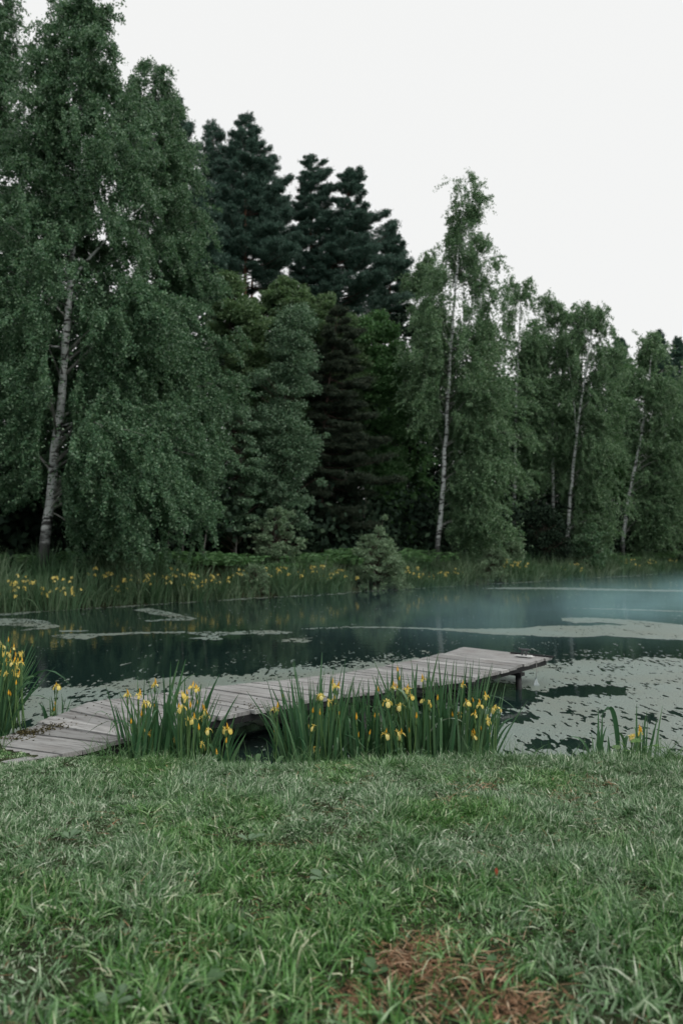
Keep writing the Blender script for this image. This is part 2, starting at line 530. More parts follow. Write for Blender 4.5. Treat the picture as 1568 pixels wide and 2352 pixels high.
def blur(a, rx, ry):
    a = a.astype(float)
    for ax, r in ((0, ry), (1, rx)):
        if r < 1:
            continue
        for _ in range(2):
            pad = [(0, 0), (0, 0)]; pad[ax] = (r + 1, r)
            c = np.cumsum(np.pad(a, pad, mode='edge'), axis=ax)
            n = a.shape[ax]
            a = (np.take(c, np.arange(2 * r + 1, 2 * r + 1 + n), axis=ax) - np.take(c, np.arange(0, n), axis=ax)) / (2 * r + 1)
    return a


def make_duckweed():
    ys = np.arange(1316.0, 1790.0, 0.7); xs = np.arange(-800.0, 2400.0, 2.0)
    PX, PY = np.meshgrid(xs, ys)
    a = (PX - 784) / FPX; b = (1176 - PY) / FPX
    t = (WATER + 0.004 - CAM[2]) / (ST + b * CT)
    WX = a * t; WY = (CT - b * ST) * t
    n_hi = fbm(WX * 9.0, WY * 3.2, 3, 3, 0.65)
    n_mid = fbm(WX * 2.6, WY * 1.0, 4, 41, 0.6)
    n_lo = fbm(WX * 0.9, WY * 0.42, 3, 77)
    wob = (n_mid - 0.5)
    PXw = PX + 26 * wob; PYw = PY + 10 * (fbm(WX * 1.7 + 50, WY * 0.8, 4, 90) - 0.5)
    cov = np.zeros(PX.shape)
    # main mat: everything nearer than this line
    line = np.array([(-260, 1592), (60, 1590), (85, 1574), (200, 1574), (300, 1556), (420, 1550), (560, 1545), (600, 1531), (700, 1525), (784, 1518), (900, 1516), (965, 1508), (1200, 1520), (1262, 1516), (1330, 1511), (1450, 1509), (1568, 1508), (1830, 1506)], float)
    ly = np.interp(PXw, line[:, 0], line[:, 1])
    d = PYw - ly
    main = np.clip(d / 9.0 + 0.25, 0, 1) * np.interp(PX, [0, 500, 1000, 1300], [0.83, 0.84, 0.88, 0.90])
    cov = np.maximum(cov, main)
    # sparse specks before the edge of the mat
    speck = np.clip(1 + d / 45.0, 0, 1) * 0.27
    cov = np.maximum(cov, np.where(PY > 1440, speck, 0))
    holes = [
        ([(1230, 1592), (1300, 1578), (1390, 1572), (1452, 1585), (1440, 1596), (1330, 1598), (1260, 1600)], 1.0),
        ([(1115, 1560), (1150, 1568), (1205, 1580), (1250, 1592), (1240, 1612), (1190, 1628), (1120, 1630), (1100, 1600)], 1.0),
        ([(1150, 1640), (1200, 1634), (1240, 1648), (1190, 1662), (1150, 1656)], 1.0),
        ([(1216, 1702), (1240, 1694), (1272, 1700), (1262, 1722), (1222, 1720)], 1.0),
        ([(1280, 1700), (1330, 1694), (1358, 1708), (1330, 1722), (1300, 1716)], 1.0),
        ([(1466, 1642), (1490, 1636), (1512, 1646), (1500, 1656), (1474, 1654)], 1.0),
        ([(1345, 1634), (1380, 1632), (1390, 1640), (1352, 1642)], 0.9),
        ([(1530, 1634), (1568, 1632), (1568, 1644), (1536, 1644)], 0.9),
        ([(0, 1662), (60, 1655), (100, 1650), (60, 1668), (0, 1676)], 0.9),
        ([(-20, 1680), (40, 1676), (20, 1690), (-20, 1692)], 0.9),
        ([(180, 1583), (330, 1580), (350, 1590), (200, 1596)], 0.45),
        ([(700, 1528), (780, 1522), (830, 1530), (720, 1536)], 0.7),
        ([(470, 1690), (520, 1676), (640, 1668), (720, 1690), (720, 1790), (440, 1790)], 1.0),
        ([(320, 1700), (500, 1670), (500, 1790), (300, 1790)], 1.0),
        ([(700, 1640), (1000, 1590), (1080, 1600), (1060, 1790), (700, 1790)], 0.55),
        ([(1240, 1520), (1300, 1516), (1330, 1520), (1300, 1528)], 0.8),
        ([(1360, 1530), (1440, 1528), (1440, 1536), (1370, 1536)], 0.5),
        ([(1470, 1566), (1500, 1562), (1520, 1570), (1490, 1574)], 0.8),
    ]
    hm = np.zeros(PX.shape)
    for pl, st in holes:
        hm = np.maximum(hm, poly_mask(PXw, PYw, pl) * st) if False else np.maximum(hm, blur(poly_mask(PX + 18 * wob, PY + 14 * wob, pl), 9, 6) * st)
    cov = cov * (1 - hm * 0.95)
    cov = cov - 0.06 * np.clip((n_lo - 0.5) * 5, 0, 1) * (cov > 0.4)
    n_vh = fbm(WX * 24.0, WY * 9.0, 2, 55)
    nz = ((0.46 * n_vh + 0.30 * n_hi + 0.24 * n_mid) - 0.5) * 2.7 + 0.5
    film = cov > (0.10 + 0.9 * nz)
    # smooth rafts of scum further out
    rafts = [
        [(1287, 1419), (1359, 1418), (1484, 1426), (1568, 1435), (2400, 1455), (2400, 1495), (1568, 1470), (1480, 1466), (1389, 1460), (1330, 1463), (1259, 1462), (1210, 1459), (1129, 1457), (1050, 1450), (984, 1445), (900, 1442), (784, 1440.5), (784, 1439), (900, 1439.5), (1000, 1442.5), (1100, 1444), (1204, 1442), (1230, 1438), (1300, 1436), (1345, 1437), (1390, 1434), (1440, 1436), (1400, 1430), (1320, 1430), (1288, 1425)],
        [(1204, 1447), (1270, 1448), (1380, 1456), (1330, 1460), (1230, 1452)],
        [(1104, 1351), (1160, 1348.5), (1300, 1349), (1430, 1353), (1568, 1355), (2300, 1366), (2300, 1371), (1568, 1359), (1400, 1356), (1250, 1353), (1140, 1352.5)],
        [(1300, 1396), (1420, 1398), (1568, 1403), (1568, 1405), (1420, 1400)],
        [(118, 1460), (150, 1455), (210, 1455), (320, 1451), (430, 1449.5), (520, 1451), (575, 1448), (620, 1447), (672, 1452), (640, 1456), (540, 1456), (500, 1461), (512, 1467), (490, 1471), (430, 1466), (480, 1461), (430, 1454), (320, 1455), (230, 1460), (200, 1468), (150, 1466)],
        [(632, 1471), (670, 1466), (720, 1464), (690, 1467), (716, 1471), (700, 1475), (650, 1474)],
        [(690, 1443), (740, 1441), (784, 1440), (784, 1441.5), (740, 1443), (700, 1444.5)],
        [(303, 1400), (340, 1396), (372, 1402), (425, 1414), (452, 1420), (440, 1424), (335, 1427), (330, 1425), (400, 1419), (350, 1410)],
        [(-260, 1424), (-20, 1420), (50, 1420), (100, 1424), (140, 1438), (110, 1444), (40, 1448), (90, 1440), (20, 1436), (-60, 1438), (-260, 1446)],
        [(130, 1448), (200, 1447), (205, 1449), (140, 1451)],
    ]
    for pl in rafts:
        big = poly_mask(PX + 5 * wob, PY + 3.0 * (n_hi - 0.5), pl)
        film |= big & (nz < (0.98 if pl[0][0] > 1000 else 0.66))
    # thin rim of scum along the far bank
    s = BN[0] * WX + BN[1] * WY - BC + 0.9 * (vnoise((WX * BT[0] + WY * BT[1]) * 0.22, WX * 0 + 2, 8) - 0.5)
    film |= (s > -0.6 + 1.0 * (n_mid - 0.5)) & (s < 0.3) & (nz < 0.42)
    ok = film[:-1, :-1]
    nyy, nxx = PX.shape
    idx = np.arange(nyy * nxx).reshape(nyy, nxx)
    Fq = np.stack([idx[1:, :-1][ok], idx[1:, 1:][ok], idx[:-1, 1:][ok], idx[:-1, :-1][ok]], 1)
    used, inv = np.unique(Fq, return_inverse=True)
    Vv = np.stack([WX.ravel()[used], WY.ravel()[used], np.full(len(used), WATER + 0.004)], 1)
    tag(mesh_np('duckweed', Vv, inv.reshape(-1, 4), M['duckweed']), 'pale mats of duckweed floating on the pond', kind='stuff')


make_duckweed()

# ------------------------------------------------------------------ wooden jetty
R0 = on_plane(185, 1726, 0.0)[:2]; R1 = on_plane(1265, 1509, 0.0)[:2]
dirv = (R1 - R0) / np.linalg.norm(R1 - R0)
perp = np.array([-dirv[1], dirv[0]])
L1 = on_plane(1069, 1486, 0.0)[:2]
L0 = R0 + perp * np.dot(L1 - R1, perp) + dirv * 0.02
LEN = np.linalg.norm(R1 - R0)
PLANK_ROT = -math.atan2(perp[1], perp[0])
M['plank'] = plank_mat()


def edge_profile(P0, P1, px):
    """heights along a plan line from the picture points that lie on it"""
    n = np.array([-(P1 - P0)[1], (P1 - P0)[0]])
    T = []; Z = []
    for x, y in px:
        d = ray(x, y)
        t = np.dot(P0, n) / np.dot(d[:2], n)
        p = CAM + d * t
        T.append(np.dot(p[:2] - P0, P1 - P0) / np.dot(P1 - P0, P1 - P0)); Z.append(p[2])
    o = np.argsort(T)
    return np.array(T)[o], np.array(Z)[o]


TR, ZR = edge_profile(R0, R1, [(185, 1722), (305, 1690), (490, 1648), (615, 1625), (784, 1596), (1084, 1557), (1180, 1532), (1265, 1509)])
TL, ZL = edge_profile(L0, L1, [(25, 1690), (90, 1660), (172, 1626), (220, 1610), (350, 1595), (475, 1578), (784, 1547), (959, 1514), (1069, 1486)])


def deck(side, t):
    P0, P1, T, Z = (R0, R1, TR, ZR) if side == 'R' else (L0, L1, TL, ZL)
    p = P0 + (P1 - P0) * t
    return np.array([p[0], p[1], np.interp(t, T, Z)])


jr = np.random.default_rng(5)
jetty = empty('jetty', (R0[0], R0[1], 0), 'grey weathered plank jetty leading from the lawn over the pond', 'jetty')
JO = np.array([R0[0], R0[1], 0])
b = MB()
NP = 37
t = -0.075
wd = np.array([*perp, 0.0])
while t < 0.999:
    wpl = jr.uniform(0.021, 0.031)
    t1 = min(1.0, t + wpl)
    if 1.0 - t1 < 0.012:
        t1 = 1.0
    g = jr.uniform(0.0007, 0.0014)
    j = jr.normal(0, 0.003, 4)
    oR = jr.uniform(-0.02, 0.035); oL = jr.uniform(-0.03, 0.03)
    c = [deck('R', t + g) - wd * oR, deck('R', t1 - g) - wd * oR, deck('L', t1 - g) + wd * oL, deck('L', t + g) + wd * oL]
    n = 7
    dz = jr.normal(0, 0.003)
    # plank as a strip of short boxes so that its edges can wander slightly
    top0 = [c[0] + (c[3] - c[0]) * k / n for k in range(n + 1)]
    top1 = [c[1] + (c[2] - c[1]) * k / n for k in range(n + 1)]
    Vp = []
    wob0 = np.cumsum(jr.normal(0, 0.0016, n + 1)); wob1 = np.cumsum(jr.normal(0, 0.0016, n + 1))
    cup = jr.normal(0, 0.002)
    for k in range(n + 1):
        u = np.array([*dirv, 0])
        a0 = top0[k] + u * wob0[k] + np.array([0, 0, dz + j[0]]); a1 = top1[k] + u * wob1[k] + np.array([0, 0, dz + j[1]])
        dn = np.array([0, 0, 0.034])
        Vp += [a0, a1, a1 - dn, a0 - dn]
    Fp = [[0, 1, 2, 3], [4 * n + 3, 4 * n + 2, 4 * n + 1, 4 * n]]
    for k in range(n):
        for q in range(4):
            r = (q + 1) % 4
            Fp.append([4 * k + q, 4 * k + 4 + q, 4 * k + 4 + r, 4 * k + r])
    b.add(np.array(Vp) - JO, Fp)
    t = t1
dk = b.build('deck', M['plank'], jetty, smooth=False)
dk['label'] = 'weathered grey cross planks of the jetty'


def beam(side, inset, drop, hgt, wid, t0=-0.02, t1=0.985):
    bb = MB()
    ts = np.linspace(t0, t1, 60)
    Vb = []
    sg = 1 if side == 'R' else -1
    for tt in ts:
        p = deck(side, tt) + wd * inset * sg - np.array([0, 0, drop])
        q = p + wd * wid * sg
        dn = np.array([0, 0, hgt])
        Vb += [p, q, q - dn, p - dn]
    n = len(ts) - 1
    Fb = [[0, 1, 2, 3], [4 * n + 3, 4 * n + 2, 4 * n + 1, 4 * n]]
    for k in range(n):
        for q in range(4):
            r = (q + 1) % 4
            Fb.append([4 * k + q, 4 * k + 4 + q, 4 * k + 4 + r, 4 * k + r])
    bb.add(np.array(Vb) - JO, Fb)
    return bb.build('beam', M['dark_wood'], jetty, smooth=False)


beam('R', 0.015, 0.037, 0.058, 0.06)
beam('L', 0.03, 0.05, 0.058, 0.06, 0.125)
for tt in (0.13, 0.45, 0.887):
    a = deck('R', tt) + wd * -0.02 - np.array([0, 0, 0.098]); c_ = deck('L', tt) - wd * 0.0 - np.array([0, 0, 0.098])
    u = np.array([*dirv, 0]) * 0.05
    dn = np.array([0, 0, 0.045])
    bb = MB(); bb.hexa([a - u - dn - JO, a + u - dn - JO, c_ + u - dn - JO, c_ - u - dn - JO], [a - u - JO, a + u - JO, c_ + u - JO, c_ - u - JO])
    bb.build('cross_beam', M['dark_wood'], jetty, smooth=False)
    for side, sg in (('R', 1), ('L', -1)):
        p = deck(side, tt) + wd * 0.045 * sg - JO
        bb = MB(); bb.tube([[p[0], p[1], -1.3], [p[0] + .01, p[1], -0.6], [p[0], p[1] + .006, p[2] - 0.142]], [0.040, 0.042, 0.039], 10)
        bb.build('post', M['dark_wood'], jetty)
# raised end batten and cleat
e0 = deck('R', 0.985) + np.array([0, 0, 0.002]); e1 = deck('L', 0.985) + np.array([0, 0, 0.002])
u = np.array([*dirv, 0])
bb = MB()
p0 = e0 - wd * 0.05 + u * 0.06; p1 = e0 + wd * 0.62 + u * 0.06
up = np.array([0, 0, 0.022])
bb.hexa([p0 - u * .02 - JO, p0 + u * .03 - JO, p1 + u * .02 - JO, p1 - u * .01 - JO], [p0 - u * .02 + up - JO, p0 + u * .03 + up - JO, p1 + u * .02 + up - JO, p1 - u * .01 + up - JO])
bb.build('end_batten', M['dark_wood'], jetty, smooth=False)
pc = on_plane(1203, 1507, 0.01)
cl = empty('mooring_cleat', (pc[0], pc[1], 0.004), 'small metal mooring cleat on a pale plate at the jetty end', 'cleat')
rzc = math.atan2(perp[1], perp[0])
bb = MB(); bb.box((0, 0, 0.008), (0.26, 0.09, 0.012), rzc); bb.box((0.03, -0.02, 0.02), (0.16, 0.03, 0.012), rzc)
bb.build('base_plate', M['metal_pale'], cl, smooth=False)
bb = MB()
for q in (-1, 1):
    bb.tube([[q * 0.03 * math.cos(rzc), q * 0.03 * math.sin(rzc), 0.015], [q * 0.03 * math.cos(rzc), q * 0.03 * math.sin(rzc), 0.085]], 0.014, 8)
hd = [[q * math.cos(rzc) * .001, q * math.sin(rzc) * .001, 0.092 + 0.00012 * abs(q)] for q in (-85, -40, 0, 40, 85)]
bb.tube(hd, [0.010, 0.017, 0.018, 0.017, 0.010], 8)
bb.build('horn', M['metal_dark'], cl)
# hanging line with a rag
pr = deck('R', 0.955) - wd * 0.06
hp = at_depth(1231, 1529, pr[1]); hq = at_depth(1230, 1556, pr[1])
lr = empty('mooring_line', (hp[0], hp[1], hp[2]), 'thin line with a pale rag hanging from the jetty end to the water', 'rope')
bb = MB(); bb.tube([[0, 0.03, 0.08], [0, 0, 0.02], [0.004, 0, (hq[2] - hp[2]) * .5], hq - hp], 0.0045, 5)
bb.build('line', M['rope'], lr)
bb = MB()
k0 = hq - hp
for off, ln, wdt, sw in ((0.0, 0.20, 0.035, 0.03), (-0.035, 0.19, 0.018, -0.02), (0.02, 0.17, 0.016, 0.05)):
    pts = [k0 + np.array([off * tq + sw * tq * tq, 0.01 * math.sin(7 * tq), -ln * tq]) for tq in np.linspace(0, 1, 6)]
    Vr = []
    for i, p in enumerate(pts):
        ww = wdt * (0.35 + 0.65 * math.sin(PI * (0.15 + 0.75 * i / 5)))
        Vr += [p + np.array([-ww / 2, -0.006, 0]), p + np.array([ww / 2, -0.006, 0]), p + np.array([ww / 2, 0.006, 0]), p + np.array([-ww / 2, 0.006, 0])]
    Fr = [[0, 1, 2, 3], [23, 22, 21, 20]]
    for k in range(5):
        for q in range(4):
            r = (q + 1) % 4
            Fr.append([4 * k + q, 4 * k + r, 4 * k + 4 + r, 4 * k + 4 + q])
    bb.add(Vr, Fr)
bb.build('rag', M['rag'], lr)
# crumbs of moss and dirt on the shore end
cs = []
for (x, y, sx, sy, n) in ((52, 1682, 26, 4, 420), (130, 1667, 16, 4, 90), (30, 1694, 26, 4, 150), (108, 1674, 12, 3, 50), (200, 1650, 110, 22, 70), (560, 1622, 40, 6, 40), (590, 1630, 12, 3, 30), (400, 1630, 120, 14, 30)):
    for k in range(n * 6 // 10):
        xx = x + jr.normal(0, sx); yy = y + jr.normal(0, sy)
        d = ray(xx, yy)
        # meet the tilted deck
        for z in (0.0,):
            p = on_plane(xx, yy, 0.0)
            for it in range(6):
                tt = np.dot(p[:2] - R0, dirv) / LEN
                f = np.dot(p[:2] - R0, perp) / np.dot(L0 - R0, perp)
                zz = deck('R', tt)[2] * (1 - f) + deck('L', tt)[2] * f
                p = on_plane(xx, yy, zz)
        if 0.0 < f < 1.0 and tt > -0.03:
            cs.append(p + np.array([0, 0, 0.004]))
cs = np.array(cs)
C = np.repeat(cs, 3, 0) + jr.normal(0, 0.004, (len(cs) * 3, 3)) * np.array([1, 1, 0.4])
Vm, Fm = leaf_quads(C, jr.normal(size=C.shape) * np.array([1, 1, 0.5]), 0.016, 0.012)
tag(mesh_np('moss_crumbs', Vm, Fm, M['moss']), 'dark crumbs of moss and dirt on the shore end of the jetty', kind='stuff')

# ------------------------------------------------------------------ lawn
dry_spots = [(985, 2150, 0.10, 1.0), (960, 2160, 0.09, .8), (925, 2205, 0.13, 1.0), (1000, 2225, 0.12, .9), (1110, 2225, 0.13, 1.0), (1060, 2250, .12, .8), (1160, 2310, 0.16, .9), (1260, 2330, 0.12, .6),
             (820, 2315, 0.12, .9), (1040, 1832, 0.10, .35), (1300, 1820, 0.15, .3), (980, 2245, .1, .6), (1200, 2290, .12, .8), (1095, 1795, 0.12, .5), (400, 2190, .1, .25), (390, 2230, .1, .3), (1010, 2290, .12, .7), (440, 2180, .15, .35), (1380, 1790, .15, .35), (1250, 2070, .1, .2)]
ds = np.array([[*on_plane(x, y, 0.03)[:2], r, a] for x, y, r, a in dry_spots])


def dryness(x, y):
    t = np.zeros_like(x)
    wx = x + 0.10 * (fbm(x * 9, y * 9, 3, 61) - 0.5); wy = y + 0.2 * (fbm(x * 9, y * 9, 3, 71) - 0.5)
    for cx, cy, r, a in ds:
        r = r * .88
        t = np.maximum(t, a * np.exp(-(((wx - cx) ** 2) + ((wy - cy) / 1.15) ** 2) / (r * r)))
    return t


def lawn():
    V, F = [], []
    nv = 0
    n = 1100000
    # sample the visible wedge
    y = 1.95 + (6.35 - 1.95) * np.sqrt(rng.uniform(0.0, 1, n))
    x = rng.uniform(-1, 1, n) * (0.47 * y + 2.3)
    e = edge_y(x) - y
    clump = fbm(x * 3.2, y * 3.2, 4, 101, 0.6)
    fine = fbm(x * 14, y * 14, 2, 131)
    dr = dryness(x, y)
    keep = (e > np.where(x < -2.15, 0.22, -0.30)) & (rng.uniform(0, 1, n) > 1.15 * dr) & (rng.uniform(0, 1, n) < np.clip(0.10 + 1.5 * (fine - 0.15), 0.12, 1) * (1 - 0.45 * np.clip((4.2 - y) / 2.2, 0, 1)))
    keep &= (np.abs(x) < 0.47 * y + 0.6) | (rng.uniform(0, 1, n) < 0.6)
    # keep off the jetty
    tt = ((x - R0[0]) * dirv[0] + (y - R0[1]) * dirv[1]) / LEN
    pp = (x - R0[0]) * perp[0] + (y - R0[1]) * perp[1]
    keep &= ~((tt > -0.045 + 0.04 * (fine - 0.5)) & (pp > 0.0) & (pp < 1.62))
    x, y, e, clump, fine, dr = (q[keep] for q in (x, y, e, clump, fine, dr))
    n = len(x)
    z = ground_h(x, y)
    base = np.stack([x, y, z - 0.004], 1)
    tall = np.clip((0.65 * clump + 0.35 * fbm(x * 7.5, y * 7.5, 2, 171) - 0.40) * 4.5, 0, 1)
    length = (0.022 + 0.040 * rng.uniform(0, 1, n) ** 1.6) * (0.62 + 1.25 * tall)
    near = np.clip((4.2 - y) / 2.2, 0, 1)
    length *= (1 + 0.45 * near) * (0.85 + 0.15 * np.clip((5 - y), 0, 1))
    right = np.clip((x - 0.3) / 1.2, 0, 1) * np.clip((4.6 - y) / 1.5, 0, 1)
    length *= (1 + 0.4 * right)
    edge_zone = np.clip(1 - np.abs(e) / 0.3, 0, 1) * np.clip((x + 1.75) * 4, 0, 1)
    length *= 1 - 0.45 * np.clip((-1.6 - x) * 3, 0, 1) * np.clip((y - 5.3) * 3, 0, 1)
    length *= (1 + 0.55 * edge_zone * rng.uniform(0, 1, n) ** 1.5)
    # lean: neighbours lean alike, with scatter
    ang = 2 * PI * 2.2 * fbm(x * 5.3, y * 5.3, 3, 151) + rng.normal(0, 1.3, n)
    lean = np.abs(rng.normal(0.55, 0.38, n))
    d = np.stack([np.cos(ang) * lean, np.sin(ang) * lean, np.ones(n)], 1)
    width = (0.0018 + 0.0036 * rng.uniform(0, 1, n) ** 1.5) * (1 + 0.35 * tall) * (1 + 0.7 * near)
    bend = np.clip(rng.normal(0.42, 0.35, n), 0.0, 1.1)
    Va, Fa = blades(base, d, length, width, bend, 3)
    go = mesh_np('grass', Va, Fa, M['grass'])
    dew = 0.46 + 1.1 * (fbm(x * 1.5, y * 1.5, 4, 181) - 0.5) + 0.16 * np.clip((y - 4.0) / 1.2, -.6, 1) + 0.20 * np.clip((np.abs(x - .1) - .55) / .6, -.6, 1) * np.clip((5 - y) / 1.5, 0, 1)
    dew = np.clip(dew + rng.normal(0, .05, n), 0, 1)
    at_ = go.data.attributes.new('dew', 'FLOAT', 'POINT')
    at_.data.foreach_set('value', np.repeat(dew, 8).astype(np.float32))
    tag(go, 'short dewy lawn grass along the near bank', kind='stuff')
    # stray taller stems at the edge
    n = 2200
    x = rng.uniform(-4.6, 4.6, n); y = edge_y(x) - rng.uniform(-0.12, 0.35, n)
    tt = ((x - R0[0]) * dirv[0] + (y - R0[1]) * dirv[1]) / LEN
    pp = (x - R0[0]) * perp[0] + (y - R0[1]) * perp[1]
    k = ~((tt > 0.02) & (pp > -0.02) & (pp < 1.66)) & (fbm(x * 2.5, y * 2.5, 2, 5) > 0.45); x = x[k]; y = y[k]; n = len(x)
    base = np.stack([x, y, ground_h(x, y)], 1)
    d = np.stack([rng.normal(0, 0.28, n), rng.normal(0, 0.28, n), np.ones(n)], 1)
    Va, Fa = blades(base, d, rng.uniform(0.08, 0.24, n), rng.uniform(0.0018, 0.004, n), np.clip(rng.normal(0.3, 0.25, n), 0, 1), 5)
    tag(mesh_np('edge_grass', Va, Fa, M['sedge']), 'thin taller grass stems along the lawn edge by the water', kind='stuff')
    # dry straw
    n = 70000
    x = rng.uniform(-1.6, 1.9, n); y = rng.uniform(2.2, 5.6, n)
    dr = dryness(x, y)
    k = rng.uniform(0, 1, n) < (dr ** 1.5 * 1.3 + 0.014)
    x = x[k]; y = y[k]; n = len(x)
    base = np.stack([x, y, ground_h(x, y) + rng.uniform(0.002, 0.03, n)], 1)
    a = rng.uniform(0, 2 * PI, n)
    d = np.stack([np.cos(a), np.sin(a), rng.normal(0.10, 0.2, n)], 1)
    Va, Fa = blades(base, d, rng.uniform(0.02, 0.09, n), rng.uniform(0.0018, 0.0042, n), rng.uniform(0, 0.35, n), 3)
    tag(mesh_np('dry_grass', Va, Fa, M['straw']), 'brown dry straw in bare patches of the lawn', kind='stuff')


lawn()

# ------------------------------------------------------------------ near yellow irises
def sword(base, tip, width, face, ctrl=None, segs=9):
    """one sword-shaped iris leaf, folded along its midrib"""
    base = np.asarray(base, float); tip = np.asarray(tip, float)
    if ctrl is None:
        ctrl = [(base + tip) / 2]
    P = np.vstack([base, *ctrl, tip])
    # smooth curve through control points (Bezier of any degree)
    t = np.linspace(0, 1, segs + 1)
    deg = len(P) - 1
    B = np.stack([math.comb(deg, i) * t ** i * (1 - t) ** (deg - i) for i in range(deg + 1)], 1)
    C = B @ P
    T = np.gradient(C, axis=0); T = unit(T)
    side = np.array([math.cos(face), math.sin(face), 0.0])
    S = unit(side - T * (T @ side)[:, None])
    Nn = np.cross(T, S)
    w = width * 0.5 * np.clip(np.minimum(1.0, (1.02 - t) / 0.55), 0, 1) ** 0.8 * (0.72 + 0.28 * np.minimum(1, t * 4)) + 0.0004
    V = np.stack([C - S * w[:, None], C + Nn * (w * 0.28)[:, None], C + S * w[:, None]], 1).reshape(-1, 3)
    F = []
    for k in range(segs):
        for q in range(2):
            a = 3 * k + q
            F.append([a, a + 1, a + 4, a + 3])
    return V, F


def petal(profile, az, twist=0.0):
    """profile rows: (r, z, halfwidth, edge_drop)"""
    ca, sa = math.cos(az), math.sin(az)
    V = []
    for r, z, hw, ed in profile:
        for q, f in ((-1, 1.0), (-0.55, 0.25), (0, 0), (0.55, 0.25), (1, 1.0)):
            lx, ly = r, hw * q
            V.append([lx * ca - ly * sa, lx * sa + ly * ca, z - ed * f])
    F = []
    n = len(profile)
    for k in range(n - 1):
        for q in range(4):
            a = 5 * k + q
            F.append([a, a + 1, a + 6, a + 5])
    return np.array(V), F


def flower_mesh(kind, seed):
    r = np.random.default_rng(seed)
    b = MB()
    for k in range(3):
        az = 2 * PI * k / 3 + r.normal(0, 0.12)
        s = r.uniform(0.88, 1.1)
        if kind == 'open':
            pr_ = [(0.003, 0.0, .004, 0), (0.018, .012, .007, 0), (0.034, .013, .017, .002), (0.046, .002, .023, .006), (0.052, -.016, .023, .006), (0.053, -.034, .015, .004), (0.051, -.042, .005, 0)]
        elif kind == 'half':
            pr_ = [(0.003, 0.0, .004, 0), (0.014, .016, .007, 0), (0.026, .022, .014, .003), (0.036, .016, .018, .006), (0.042, .002, .017, .006), (0.043, -.012, .010, .004), (0.042, -.018, .003, 0)]
        else:
            pr_ = [(0.003, 0.0, .004, 0), (0.016, .006, .007, 0), (0.026, -.004, .012, .004), (0.028, -.022, .013, .007), (0.024, -.040, .010, .006), (0.020, -.052, .004, 0)]
        pr_ = [(a * s, z * s, h * s * r.uniform(.9, 1.1), e) for a, z, h, e in pr_]
        b.add(*petal(pr_, az))
        # style arm over the fall and a standard between the falls
        b.add(*petal([(0.002, 0.0, .003, 0), (0.010, .018, .006, .002), (0.022, .025, .007, .003), (0.031, .026, .008, .003), (0.036, .031, .003, 0)], az + r.normal(0, .05)))
        h = r.uniform(0.8, 1.2)
        b.add(*petal([(0.002, 0.0, .002, 0), (0.006, .014 * h, .004, -.001), (0.009, .030 * h, .007, -.002), (0.010, .044 * h, .002, 0)], az + PI / 3))
    o = b.build('flower', M['petal'], None, link=False) if False else None
    V, F = b.get()
    V = V * 0.98
    o = mesh_np('flower', V, F, M['petal'], None, True, link=False)
    return o.data


def bud_mesh():
    b = MB()
    z = np.linspace(0, 0.055, 7)
    r = [0.003, 0.0075, 0.0085, 0.007, 0.0045, 0.0025, 0.0006]
    P = np.stack([0.002 * np.sin(z * 60), z * 0, z], 1)
    b.tube(P, r, 8)
    V, F = b.get()
    return mesh_np('bud', V, F, M['bud'], None, True, link=False).data


FL = [flower_mesh('open', 1), flower_mesh('open', 2), flower_mesh('half', 3), flower_mesh('half', 4), flower_mesh('wilt', 5)]
BUD = bud_mesh()


def child(name, me, parent, loc, rot, sc):
    o = bpy.data.objects.new(name, me); COL.objects.link(o); o.parent = parent
    o.location = loc; o.rotation_euler = rot; o.scale = (sc, sc, sc)
    return o


def spathe(b, top, axis_dir, ln=0.07, r=0.0085):
    z = np.linspace(-ln, 0.004, 6)
    P = top[None] + z[:, None] * axis_dir[None]
    b.tube(P, [0.0045, r, r * 1.05, r * 0.8, r * 0.55, 0.003], 6)


